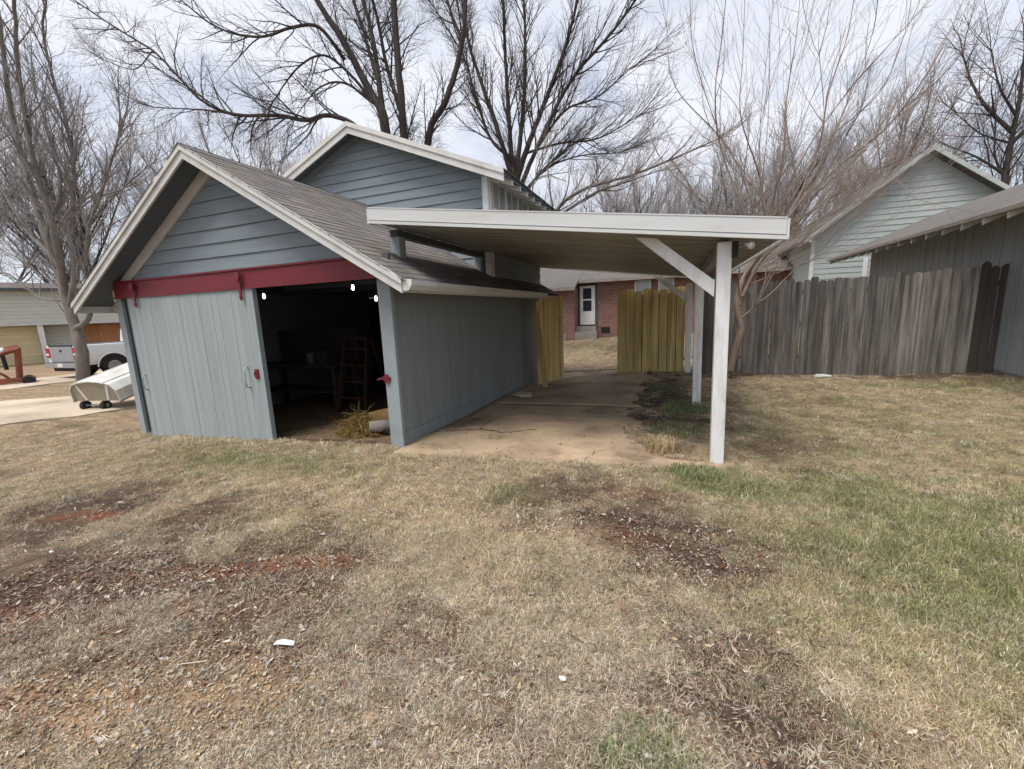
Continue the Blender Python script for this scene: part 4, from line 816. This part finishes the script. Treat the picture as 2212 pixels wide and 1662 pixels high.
# grey tree by the alley
T3y = 7.4
make_tree('alley_tree', 'grey smooth barked tree by the drive left of the garage', [
    ([at(183, 850, T3y), at(176, 760, T3y), at(160, 700, T3y), at(142, 640, T3y), at(118, 560, T3y), at(90, 480, T3y), at(60, 380, T3y), at(30, 270, T3y), at(2, 80, T3y)], .26, .07),
    ([at(142, 640, T3y), at(128, 560, T3y - .1), at(112, 480, T3y - .2), at(88, 400, T3y - .3), at(62, 300, T3y - .4), at(40, 150, T3y - .5), at(30, 0, T3y - .6)], .15, .05),
    ([at(165, 710, T3y), at(190, 690, T3y - .1), at(196, 650, T3y - .2), at(186, 590, T3y - .2), at(190, 500, T3y - .3), at(225, 400, T3y - .3), at(255, 300, T3y - .3)], .12, .03),
    ([at(150, 660, T3y), at(160, 590, T3y + .1), at(150, 500, T3y + .2), at(160, 420, T3y + .2), at(150, 300, T3y + .2), at(95, 90, T3y + .2), at(100, 0, T3y + .2)], .12, .03),
    ([at(148, 650, T3y), at(90, 645, T3y - .1), at(50, 615, T3y - .2), at(10, 590, T3y - .3), at(-50, 590, T3y - .3)], .055, .02),
    ([at(140, 625, T3y), at(100, 600, T3y), at(60, 575, T3y), at(10, 520, T3y)], .06, .015),
    ([at(118, 560, T3y), at(60, 500, T3y), at(10, 420, T3y), at(-40, 330, T3y)], .10, .03),
    ([at(100, 500, T3y), at(130, 420, T3y), at(120, 330, T3y), at(75, 200, T3y)], .08, .02)
], 41, BARK, TWIG, dens=(3.4, 5.0, 5.0), lenf=(2.0, 1.0, .5), rmin=.006, lr=.72, up=(.10, .06, .04), spread=(.55, .6, .7))
# crape-myrtle like shrub tree behind the carport post
cy_ = 10.05
shoots = [((1640, 540), (1560, 330), (1545, 200), (1560, 80), (1570, -30)), ((1650, 520), (1580, 330), (1460, 190), (1440, 60)), ((1655, 500), (1640, 380), (1600, 250), (1605, 120), (1610, -40)), ((1660, 500), (1740, 330), (1830, 200), (1900, 120), (2010, 0)), ((1665, 505), (1760, 340), (1790, 200), (1830, 80), (1850, -40)),
          ((1660, 510), (1720, 390), (1790, 300), (1900, 200), (1960, 60)), ((1670, 500), (1800, 370), (1920, 270), (2020, 130), (2090, -20)), ((1675, 510), (1830, 400), (1950, 330), (2060, 280), (2130, 180)), ((1640, 520), (1500, 420), (1420, 330), (1390, 220)), ((1650, 500), (1690, 350), (1700, 210), (1720, 80), (1730, -30)),
          ((1680, 505), (1790, 430), (1890, 370), (1990, 330)), ((1680, 500), (1760, 420), (1850, 340), (1960, 190)), ((1670, 520), (1760, 450), (1850, 400), (1920, 380)), ((1665, 530), (1780, 470), (1870, 430), (1960, 420)), ((1660, 520), (1640, 420), (1560, 300), (1500, 120), (1490, -10)),
          ((1675, 500), (1760, 390), (1800, 300), (1880, 90), (1900, -30)), ((1670, 520), (1720, 440), (1770, 360), (1780, 250), (1770, 120)), ((1650, 540), (1600, 430), (1560, 400), (1490, 350))]
lim = [([at(1575, 800, cy_), at(1588, 755, cy_), at(1600, 710, cy_), at(1592, 660, cy_), at(1608, 600, cy_), at(1650, 540, cy_), at(1680, 500, cy_)], .105, .05), ([at(1600, 690, cy_), at(1625, 668, cy_ - .1), at(1638, 655, cy_ - .15)], .035, .028), ([at(1596, 660, cy_), at(1620, 580, cy_ + .1), at(1640, 530, cy_ + .2)], .07, .035), ([at(1604, 640, cy_ - .1), at(1640, 570, cy_ - .1), at(1690, 520, cy_ - .1)], .05, .025), ([at(1610, 620, cy_), at(1680, 590, cy_ - .3), at(1750, 565, cy_ - .5)], .022, .008)]
rr_ = random.Random(3)
for s in shoots: lim.append(([at(u, v, cy_ + .35 * rr_.uniform(-1, 1) + .25 * k * rr_.uniform(-1, 1)) for k, (u, v) in enumerate(s)], rr_.uniform(.014, .026), .006))
rr_ = random.Random(31)
for q in range(16):      # fine upright whips
    a = (1630 + rr_.uniform(-10, 60), 540 - rr_.uniform(0, 60)); e = (rr_.uniform(1400, 2120), rr_.uniform(-60, 200)); mid = ((a[0] * 1.15 + e[0] * .85) / 2 + rr_.uniform(-20, 20), (a[1] + e[1]) / 2 + rr_.uniform(-10, 20)); yy = cy_ + rr_.uniform(-.6, .6)
    lim.append(([at(*a, yy), at(*mid, yy + rr_.uniform(-.4, .4)), at(*e, yy + rr_.uniform(-.8, .8))], rr_.uniform(.006, .012), .003))
rr_ = random.Random(9)
for q in range(46):     # bundle of thin whips sweeping up to the right
    a = (1610 + rr_.uniform(0, 60), 590 - rr_.uniform(0, 70)); e = (a[0] + rr_.uniform(60, 330), 0); sl_ = rr_.uniform(-.95, -.45); e = (e[0], a[1] + sl_ * (e[0] - a[0]) * rr_.uniform(.8, 1.2)); mid = ((a[0] + e[0]) / 2 - 4, (a[1] + e[1]) / 2 + rr_.uniform(4, 22))
    yy = cy_ + rr_.uniform(-.5, .5); lim.append(([at(*a, yy), at(*mid, yy + rr_.uniform(-.2, .2)), at(*e, yy + rr_.uniform(-.5, .4))], rr_.uniform(.004, .009), .0025))
make_tree('whip_tree', 'brown multi stemmed tree with long straight whips behind the front carport post', lim, 57, mat('tan_bark', (.23, .17, .13), .9, .3, 8, (1, 1, .3), bump=.6), TWIGB, dens=(1.7, 1.8, 3), lenf=(1.5, .6, .3), levels=2, rmin=.0032, up=(.10, .08, .05), spread=(.6, .6, .6), t0=.35)
# far right tree
make_tree('corner_tree', 'dark bare tree beyond the pale green house at the right edge', [
    ([at(2172, 640, 24), at(2170, 420, 24), at(2180, 330, 24), at(2200, 230, 24), at(2212, 130, 24)], .2, .05), ([at(2190, 290, 24), at(2130, 230, 24), at(2100, 180, 24), at(2080, 120, 24)], .1, .03), ([at(2175, 380, 24), at(2110, 340, 24), at(2060, 320, 24)], .08, .02), ([at(2185, 310, 24), at(2250, 240, 24), at(2290, 120, 24)], .1, .03), ([at(2172, 390, 24), at(2150, 340, 24), at(2150, 280, 24)], .07, .02), ([at(2185, 310, 24), at(2120, 290, 24.4), at(2070, 250, 24.6)], .06, .02), ([at(2195, 250, 24), at(2160, 190, 23.6), at(2140, 110, 23.5)], .07, .02)
], 61, BARKD, TWIGD, dens=(3, 4.5, 4.5), lenf=(2.2, 1.1, .5), rmin=.007, up=(.05, .03, .02))
# generic trees of the thicket: three kinds, then copies
def proto(seed, hgt):
    rng = np.random.default_rng(seed); b = np.zeros(3); lim = [([Vector((0, 0, -.6)), Vector((.1, 0, hgt * .25)), Vector((rng.uniform(-.3, .3), rng.uniform(-.3, .3), hgt * .55)), Vector((rng.uniform(-.6, .6), rng.uniform(-.6, .6), hgt * .85))], hgt * .016, hgt * .004)]
    for q in range(11):
        a = q * 2.4 + rng.uniform(-.4, .4); z0 = hgt * rng.uniform(.12, .5); r = hgt * rng.uniform(.16, .30); lim.append(([Vector((0, 0, z0)), Vector((math.cos(a) * r * .4, math.sin(a) * r * .4, z0 + hgt * .16)), Vector((math.cos(a) * r, math.sin(a) * r, z0 + hgt * rng.uniform(.32, .46)))], hgt * .008, hgt * .002))
    return lim
def copy_tree(src, loc, rz_, sc, label, group):
    r = src.copy(); COL.objects.link(r); r.location = loc; r.rotation_euler = (0, 0, rz_); r.scale = (sc,) * 3; r['label'] = label; r['group'] = group
    for c in src.children:
        d = c.copy(); COL.objects.link(d); d.parent = r; d.matrix_parent_inverse = Matrix()
    return r
protos = []
for i, (sd_, hg) in enumerate(((71, 9), (83, 8), (97, 10))):
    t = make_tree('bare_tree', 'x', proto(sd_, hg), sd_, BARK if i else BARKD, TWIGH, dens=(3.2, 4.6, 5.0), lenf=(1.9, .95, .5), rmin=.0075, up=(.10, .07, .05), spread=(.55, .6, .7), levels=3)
    t.matrix_world = Matrix(); t.location = (0, 0, 0)
    for c in t.children: c.matrix_parent_inverse = Matrix()
    protos.append(t)
LG, LB = 'bare trees beyond the alley', 'grey bare tree in the thicket beyond the alley, left of the garage roof'
RG, RB = 'bare trees beyond the yards', 'bare tree in the thicket far behind the carport and fence'
spots = [(-50, 5, 2.0, 0), (-49, 11, 2.2, 0), (-47, 16, 2.1, 0), (-45, 21, 2.2, 0), (-42, 26, 2.0, 0), (-38, 29, 2.0, 0), (-34, 30, 1.8, 0), (-30, 28, 1.6, 0), (-26, 30, 1.6, 0), (-22, 30, 1.4, 0), (-18, 33, 1.4, 0), (-52, -1, 2.0, 0), (-53, 15, 2.5, 0), (-46, 30, 2.3, 0), (-40, 35, 2.2, 0), (-51, 22, 2.3, 0), (-33, 36, 1.9, 0), (-56, 8, 2.3, 0),
         (-14, 36, 1.35, 1), (-9, 34, 1.25, 1), (-5, 35, 1.3, 1), (-2, 31, 1.1, 1), (0.5, 33, 1.3, 1), (3.5, 31, 1.15, 1), (6, 33, 1.3, 1), (9, 30, 1.15, 1), (12, 33, 1.3, 1), (16, 31, 1.2, 1), (20, 32, 1.35, 1), (25, 30, 1.35, 1), (1.8, 28, .95, 1), (5, 28, .9, 1), (29, 26, 1.25, 1), (-3, 38, 1.5, 1), (3, 38, 1.5, 1), (8, 37, 1.5, 1), (14, 38, 1.6, 1), (-7, 31, 1.0, 1)]
rr_ = random.Random(12)
for i, (x, y, sc, g) in enumerate(spots):
    lab, grp = (LB, LG) if g == 0 else (RB, RG); src = protos[i % 3]
    if i < 3: src.location = (x, y, gz(x, y)); src.rotation_euler = (0, 0, rr_.uniform(0, 6)); src.scale = (sc,) * 3; src['label'] = lab; src['group'] = grp
    else: copy_tree(src, (x, y, gz(x, y)), rr_.uniform(0, 6), sc, lab, grp)
# far brush line
fb = Branches(300)
rng = np.random.default_rng(301)
for q in range(5200):
    s = rng.uniform(0, 1)
    if q % 2: x, y = rng.uniform(-34, 40), rng.uniform(42, 52)
    else: x, y = rng.uniform(-62, -48), rng.uniform(-14, 46)
    P = fb.path(np.array([x, y, gz(x, y) - .2]), rng.normal(0, .3, 3) + np.array([0, 0, 1.]), rng.uniform(1.5, 5.0), 4, .22, .08); fb.tube(P, np.linspace(.02, .008, 5), 3)
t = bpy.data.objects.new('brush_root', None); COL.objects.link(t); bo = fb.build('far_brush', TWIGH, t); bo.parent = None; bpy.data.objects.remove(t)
bo['kind'] = 'stuff'; bo['label'] = 'tangle of bare brush along the far edge of the yards'; bo['category'] = 'brush'
# ------------------------------------------------------------------ grass, weeds, litter
def scatter(name, pts, rot, sc, idx, cols, protos_, m):
    pc = bpy.data.collections.new(name + '_sources'); pobs = []
    for i, mb in enumerate(protos_):
        me = bpy.data.meshes.new(f'{name}_source_{i:02d}'); me.from_pydata(mb.v, [], mb.f); me.update(); me.materials.append(m); o = bpy.data.objects.new(f'{name}_source_{i:02d}', me); pc.objects.link(o)
    me = bpy.data.meshes.new(name); n = len(pts); me.vertices.add(n); me.vertices.foreach_set('co', np.ascontiguousarray(pts, np.float32).ravel())
    a = me.attributes.new('rot', 'FLOAT_VECTOR', 'POINT'); a.data.foreach_set('vector', np.ascontiguousarray(rot, np.float32).ravel())
    a = me.attributes.new('sc', 'FLOAT', 'POINT'); a.data.foreach_set('value', np.ascontiguousarray(sc, np.float32))
    a = me.attributes.new('idx', 'INT', 'POINT'); a.data.foreach_set('value', np.ascontiguousarray(idx, np.int32))
    set_col(me, cols, 'tint'); me.update()
    o = bpy.data.objects.new(name, me); COL.objects.link(o); me.materials.append(m); o['kind'] = 'stuff'
    g = bpy.data.node_groups.new(name, 'GeometryNodeTree'); g.interface.new_socket('Geometry', in_out='INPUT', socket_type='NodeSocketGeometry'); g.interface.new_socket('Geometry', in_out='OUTPUT', socket_type='NodeSocketGeometry')
    gi, go = N(g, 'NodeGroupInput'), N(g, 'NodeGroupOutput'); ip = N(g, 'GeometryNodeInstanceOnPoints'); ci = N(g, 'GeometryNodeCollectionInfo'); ci.inputs['Collection'].default_value = pc; ci.inputs['Separate Children'].default_value = True; ci.inputs['Reset Children'].default_value = True
    def na(nm, ty): a = N(g, 'GeometryNodeInputNamedAttribute'); a.data_type = ty; a.inputs[0].default_value = nm; return a.outputs[0]
    l = g.links.new; l(gi.outputs[0], ip.inputs['Points']); l(ci.outputs[0], ip.inputs['Instance']); ip.inputs['Pick Instance'].default_value = True
    l(na('idx', 'INT'), ip.inputs['Instance Index']); er = N(g, 'FunctionNodeEulerToRotation'); l(na('rot', 'FLOAT_VECTOR'), er.inputs[0]); l(er.outputs[0], ip.inputs['Rotation']); l(na('sc', 'FLOAT'), ip.inputs['Scale']); l(ip.outputs[0], go.inputs[0])
    md = o.modifiers.new('scatter', 'NODES'); md.node_group = g; return o
def inst_mat(name, rough=.85, tl=.25, var=.25):
    m = bpy.data.materials.new(name); m.use_nodes = True; t = m.node_tree; b = t.nodes['Principled BSDF']; b.inputs['Roughness'].default_value = rough; b.inputs['Specular IOR Level'].default_value = .15
    tr_ = N(t, 'ShaderNodeBsdfTranslucent'); ms_ = N(t, 'ShaderNodeMixShader'); ms_.inputs[0].default_value = tl; t.links.new(b.outputs[0], ms_.inputs[1]); t.links.new(tr_.outputs[0], ms_.inputs[2]); t.links.new(ms_.outputs[0], t.nodes['Material Output'].inputs[0])
    a = N(t, 'ShaderNodeAttribute'); a.attribute_type = 'INSTANCER'; a.attribute_name = 'tint'
    gm = N(t, 'ShaderNodeNewGeometry'); mr = N(t, 'ShaderNodeMapRange'); mr.inputs[3].default_value = 1 - var; mr.inputs[4].default_value = 1 + var; t.links.new(gm.outputs['Random Per Island'], mr.inputs[0])
    nz = N(t, 'ShaderNodeTexNoise'); nz.inputs['Scale'].default_value = 12; m3 = N(t, 'ShaderNodeMapRange'); m3.inputs[3].default_value = .8; m3.inputs[4].default_value = 1.2; t.links.new(gm.outputs['Position'], nz.inputs['Vector']); t.links.new(nz.outputs[0], m3.inputs[0])
    mu = N(t, 'ShaderNodeVectorMath', operation='MULTIPLY'); t.links.new(a.outputs[0], mu.inputs[0]); t.links.new(mr.outputs[0], mu.inputs[1]); mu2 = N(t, 'ShaderNodeVectorMath', operation='MULTIPLY'); t.links.new(mu.outputs[0], mu2.inputs[0]); t.links.new(m3.outputs[0], mu2.inputs[1]); t.links.new(mu2.outputs[0], b.inputs['Base Color']); t.links.new(mu2.outputs[0], tr_.inputs[0]); return m
def tuft(seed, nb, rad, hmin, hmax, wd, lean):
    r = random.Random(seed); mb = MB()
    for q in range(nb):
        a = r.uniform(0, 6.283); d = rad * math.sqrt(r.random()); x, y = d * math.cos(a), d * math.sin(a); h = r.uniform(hmin, hmax); b = r.uniform(0, 6.283); ln = r.uniform(*lean) * h; fc = r.uniform(0, 6.283); cx_, cy2 = math.cos(fc) * wd * .5, math.sin(fc) * wd * .5
        lx, ly = math.cos(b) * ln, math.sin(b) * ln; zz = math.sqrt(max(h * h - ln * ln, .0004)) if ln < h else h * .16
        mb.add([(x - cx_, y - cy2, -.005), (x + cx_, y + cy2, -.005), (x + lx * .4 - cx_ * .8, y + ly * .4 - cy2 * .8, zz * .65), (x + lx * .4 + cx_ * .8, y + ly * .4 + cy2 * .8, zz * .65), (x + lx, y + ly, zz)], [(0, 1, 3, 2), (2, 3, 4)])
    return mb
TUFTS = [tuft(i, 22, .06, .012, .036, .0036, (.4, 1.15)) for i in range(3)] + [tuft(10 + i, 26, .06, .02, .06, .0034, (.93, 1.3)) for i in range(3)] + [tuft(20 + i, 20, .055, .02, .055, .0034, (.2, 1.0)) for i in range(3)]
GRASSM = inst_mat('dry_grass_blade')
rng = np.random.default_rng(500)
def field(n, x0, x1, y0, y1):
    x, y = rng.uniform(x0, x1, n), rng.uniform(y0, y1, n); return x, y
xs_, ys_ = [], []
for n_, b in ((46000, (-3.6, 1.9, .45, 2.6)), (44000, (-7.5, 3.2, 1.6, 4.6)), (12000, (-12, -3.4, .4, 4.4)), (26000, (-9.5, 6, 3.2, 11.2)), (9000, (-17, -8.7, .4, 12)), (9000, (-9, 8, 11, 24)), (5000, (-24, -14, 0, 14))):
    a, b_ = field(n_, *b); xs_.append(a); ys_.append(b_)
x, y = np.concatenate(xs_), np.concatenate(ys_)
dirt, clay, gravel, green, straw, n3_ = masks(x, y)
dn = (fbm(x * 4.5, y * 4.5, 41) - .5) * 1.5 + (fbm(x * 11, y * 11, 43, 2) - .5) * .9
keep = rng.uniform(0, 1, len(x)) < np.clip((.74 + dn + .25 * green - .12 * sstep(2.4, 1.2, y)) * (1 - .82 * np.clip(dirt, 0, 1)) - .30 * clay - .12 * gravel, .05, 1)
def blocked(x, y):
    ins = (x > GX0 - .02) & (x < GX1 + .03) & (y > FY - .02) & (y < GY1)
    sl_ = slab_mask(x, y) > .5
    drv = (x < -11.9 + .12 * (y - 4) * 0) & (x > -16.0) & (y < 16); al = (x < -21.2) & (x > -25)
    drvw = np.zeros_like(ins)
    for k in range(len(x) * 0): pass
    near = np.interp(y, [1.2, 4, 6.5, 9, 16], [-14, -12.3, -11.5, -10.9, -10.6]); far = np.interp(y, [1.2, 5, 8, 11, 16], [-19.5, -17.2, -15, -14.2, -14])
    drvw = (x < near) & (x > far) & (rng.uniform(0, 1, len(x)) < .97)
    return ins | sl_ | drvw | al | ((x > 5.75) & (y > 6.3)) | ((x > .4) & (x < .52) & (y > 4.5) & (y < 4.7)) | ((y > 21.9) & (x > -9.2) & (x < 6))
keep &= ~blocked(x, y)
x, y = x[keep], y[keep]; dirt, clay, gravel, green, straw, n3_ = [a[keep] for a in (dirt, clay, gravel, green, straw, n3_)]
z = terrain_z(x, y); n = len(x)
c_t = np.array([.74, .595, .39]); c_d = np.array([.49, .395, .30]); c_g = np.array([.285, .305, .135]); c_w = np.array([.78, .72, .60])
C = c_d + (c_t - c_d) * np.clip(straw + rng.normal(0, .3, n), 0, 1)[:, None]
C = C + (c_w - C) * (rng.uniform(0, 1, n) < .22)[:, None] * .85
C = C + (c_g - C) * (np.clip(green * 1.05 + rng.normal(0, .45, n), 0, 1) * .92)[:, None]
pink = sstep(2.6, 1.2, y) * sstep(1.2, .0, x); gry = C.mean(1, keepdims=True) * np.array([1.36, 1.22, 1.06]); C = C + (gry - C) * (pink * .36)[:, None]; C = C * (1 - .22 * np.clip(dirt, 0, 1)[:, None]); C *= rng.uniform(.5, 1.25, n)[:, None]
sc = rng.uniform(.7, 1.25, n) * (.85 + .3 * green) * np.where(y > 9, 1.15, 1) * np.where((y > 3.95) & (y < 4.3) & (x > -9) & (x < -1.8), rng.uniform(1, 2.1, n), 1); rot = np.stack([rng.normal(0, .08, n), rng.normal(0, .08, n), rng.uniform(0, 6.28, n)], 1)
idx = np.where(rng.uniform(0, 1, n) < np.clip(green * .5 + .08, 0, 1), rng.integers(6, 9, n), rng.integers(0, 6, n))
go_ = scatter('lawn_grass', np.stack([x, y, z], 1), rot, sc, idx, C, TUFTS, GRASSM); go_['label'] = 'short dry winter grass covering the yard'; go_['category'] = 'grass'
# fallen leaves and wood chips
def leaf(seed):
    r = random.Random(seed); mb = MB(); l = r.uniform(.018, .032); w_ = l * r.uniform(.45, .8); cu = r.uniform(.1, .5) * w_
    mb.add([(-l, 0, .002), (-.3 * l, -w_ * .5, cu), (-.3 * l, 0, 0), (-.3 * l, w_ * .5, cu * .8), (.4 * l, -w_ * .45, cu * .9), (.4 * l, 0, .003), (.4 * l, w_ * .45, cu), (l, 0, .012)], [(0, 1, 2), (0, 2, 3), (1, 4, 5, 2), (2, 5, 6, 3), (4, 7, 5), (5, 7, 6)]); return mb
def chip(seed):
    r = random.Random(seed); mb = MB(); a, b, c = r.uniform(.006, .016), r.uniform(.005, .011), r.uniform(.003, .008); p = [(-a, -b * .6, 0), (a * .8, -b, 0), (a, b * .7, 0), (-a * .7, b, 0)]; q_ = [(u * r.uniform(.6, .9), v * r.uniform(.6, .9), c) for u, v, _ in p]
    mb.add(p + q_, [(4, 5, 6, 7), (0, 1, 5, 4), (1, 2, 6, 5), (2, 3, 7, 6), (3, 0, 4, 7)]); return mb
def stickm(seed):
    r = random.Random(seed); mb = MB(); l = r.uniform(.04, .11); mb.tube([(-l, 0, .004), (0, r.uniform(-.01, .01), .008), (l, 0, .005)], [.002, .0024, .0014], 4); return mb
xs_, ys_ = [], []
for n_, b in ((26000, (-4.2, .2, .35, 1.7)), (40000, (-3.6, 2.2, .45, 3.2)), (24000, (-8, 4, 1.4, 6)), (14000, (-3.2, 6, 3.8, 11.2)), (3500, (-9, 7, 10.9, 23))):
    a, b_ = field(n_, *b); xs_.append(a); ys_.append(b_)
x, y = np.concatenate(xs_), np.concatenate(ys_); dirt, clay, gravel, green, straw, n3_ = masks(x, y); on = slab_mask(x, y) > .5
keep = rng.uniform(0, 1, len(x)) < np.clip(.30 + .60 * np.clip(dirt, 0, 1) + .65 * gravel - .1 * straw, .04, 1) * np.where(on, .35, 1)
keep &= ~((x > GX0) & (x < GX1) & (y > FY + .5)) & ~((x > 5.75) & (y > 6.3)) & ~((y > 21.9) & (x < 6))
x, y = x[keep], y[keep]; gravel = gravel[keep]; on = on[keep]; n = len(x); z = np.where(on, gbase(x, y) + .016, terrain_z(x, y) + .006)
pal = np.array([(.20, .145, .11), (.13, .085, .06), (.34, .28, .22), (.50, .46, .40), (.26, .17, .11), (.16, .07, .045), (.09, .06, .045), (.42, .33, .22)]); C = pal[rng.choice(8, n, p=[.19, .17, .16, .11, .13, .06, .11, .07])] * rng.uniform(.8, 1.2, n)[:, None]
isg = rng.uniform(0, 1, n) < gravel * .95; palg = np.array([(.46, .36, .22), (.38, .28, .16), (.55, .48, .36), (.30, .20, .12), (.42, .40, .36)]); C[isg] = palg[rng.integers(0, 5, isg.sum())]
idx = np.where(isg, rng.integers(6, 10, n), np.where(rng.uniform(0, 1, n) < .12, rng.integers(10, 12, n), rng.integers(0, 6, n)))
rot = np.stack([rng.normal(0, .35, n), rng.normal(0, .35, n), rng.uniform(0, 6.28, n)], 1)
lo_ = scatter('leaf_litter', np.stack([x, y, z], 1), rot, np.clip(.36 * np.exp(rng.normal(0, .45, n)), .14, .95), idx, C, [leaf(i) for i in range(6)] + [chip(i) for i in range(4)] + [stickm(i) for i in range(2)], inst_mat('litter', .9, .1, .2)); lo_['label'] = 'dead leaves, chips and gravel scattered over bare soil'; lo_['category'] = 'leaf litter'
# green weeds beside the posts
def weed(name, label, cx_, cy2, r, n, seed, m=LEAFG, hh=(.05, .13)):
    rng_ = random.Random(seed); mb = MB()
    for q in range(n):
        a = rng_.uniform(0, 6.28); d = r * math.sqrt(rng_.random()); x, y = cx_ + d * math.cos(a), cy2 + d * math.sin(a); b = rng_.uniform(0, 6.28); h = rng_.uniform(*hh); ln = rng_.uniform(.2, .9) * h; w_ = rng_.uniform(.002, .0045); z = float(terrain_z(np.array([x]), np.array([y]))[0]) 
        ca, sa = math.cos(b), math.sin(b); mb.add([(x - sa * w_ * .4, y + ca * w_ * .4, z), (x + sa * w_ * .4, y - ca * w_ * .4, z), (x + ca * ln * .5 + sa * w_, y + sa * ln * .5 - ca * w_, z + h * .7), (x + ca * ln * .5 - sa * w_, y + sa * ln * .5 + ca * w_, z + h * .7), (x + ca * ln, y + sa * ln, z + h * .85)], [(0, 1, 2, 3), (3, 2, 4)])
    return tag(mb.build(name, m), label, 'weeds')
weed('weed_patch', 'green weed patch in front of the middle carport post', .22, 6.7, .34, 900, 1); weed('weed_patch', 'low green weeds spreading over the dirt behind the front post', .05, 5.5, .35, 700, 8, hh=(.02, .07)); weed('weed_patch', 'green weeds in the dirt near the rear carport posts', -.1, 8.6, .4, 700, 9, hh=(.02, .08)); weed('weed_patch', 'green weed clump at the foot of the front carport post', .25, 4.22, .26, 600, 2, hh=(.03, .10)); weed('weed_patch', 'bright green weeds at the bottom edge of the lawn', -.03, 1.29, .2, 420, 3, hh=(.02, .055)); weed('weed_patch', 'green weeds growing beside the slab below the gateway', -1.2, 10.3, .3, 200, 4)
weed('dry_weed_tuft', 'pale dry grass tuft beside the cracked slab front corner', -.1, 4.75, .16, 220, 5, mat('straw_tuft', (.42, .32, .17), .9, .25, 9), (.08, .2))
# heap of dry yellow weeds in the doorway
hp = Branches(600); rng = np.random.default_rng(601)
for q in range(900):
    a = rng.uniform(0, 6.28); r = rng.uniform(0, .42); x0, y0 = -4.22 + r * math.cos(a) * 1.0, 4.72 + r * math.sin(a) * .5; h = .30 * (1 - (r / .45) ** 2)
    P = hp.path(np.array([x0, y0, gz(x0, y0) + rng.uniform(0, 1) * h]), rng.normal(0, 1, 3) * np.array([1, 1, .5]), rng.uniform(.10, .34), 4, .45, -.30); P[:, 2] = np.maximum(P[:, 2], gz(x0, y0) + .004); hp.tube(P, np.linspace(.005, .0025, 5), 3)
t = thing('weed_heap', 'heap of dry yellow weeds in the open garage doorway', 'weed heap', (-4.2, 4.7, 0)); hp.build('stems', HAY, t)
# small things on the lawn
ps = atz(610, 1393, .035); mb = MB(); pr = random.Random(5); mb.add([(ps.x - .055, ps.y - .012, .03), (ps.x, ps.y - .015, .05), (ps.x + .06, ps.y + .012, .038), (ps.x + .05, ps.y + .03, .045), (ps.x, ps.y + .012, .058), (ps.x - .05, ps.y + .012, .036)], [(0, 1, 4, 5), (1, 2, 3, 4)])
sc_ = mb.build('paper_scrap', TRIM); sc_.modifiers.new('thick', 'SOLIDIFY').thickness = .002; tag(sc_, 'crumpled white paper scrap on the bare lawn in front', 'paper')
def rock(name, label, p, s, m, seed):
    bm = bmesh.new(); bmesh.ops.create_icosphere(bm, subdivisions=2, radius=1); r = random.Random(seed)
    for v in bm.verts: v.co = Vector((v.co.x * s[0], v.co.y * s[1], v.co.z * s[2])) * r.uniform(.85, 1.12)
    me = bpy.data.meshes.new(name); bm.to_mesh(me); bm.free(); me.materials.append(m); o = bpy.data.objects.new(name, me); COL.objects.link(o); o.location = p; return tag(o, label, 'stone')
rock('stone', 'pale flat stone lying at the foot of the grey fence', (2.95, 10.45, gz(2.95, 10.45) + .03), (.17, .07, .04), TRIM, 1)
rock('stone', 'pale block of stone beside the garage wall on the slab', (-2.75, 7.6, gz(-2.75, 7.6) + .05), (.22, .2, .05), CONCL, 2)
for i, (u, v) in enumerate(((112, 1195), (1400, 1640), (1215, 1470))):
    p = atz(u, v, .02); rock('pebble', ('white pebble in the grass at the left edge', 'white pebble among the bright weeds at the bottom', 'white pebble in the middle of the lawn')[i], (p.x, p.y, .03), (.017, .012, .010), TRIM, 10 + i)
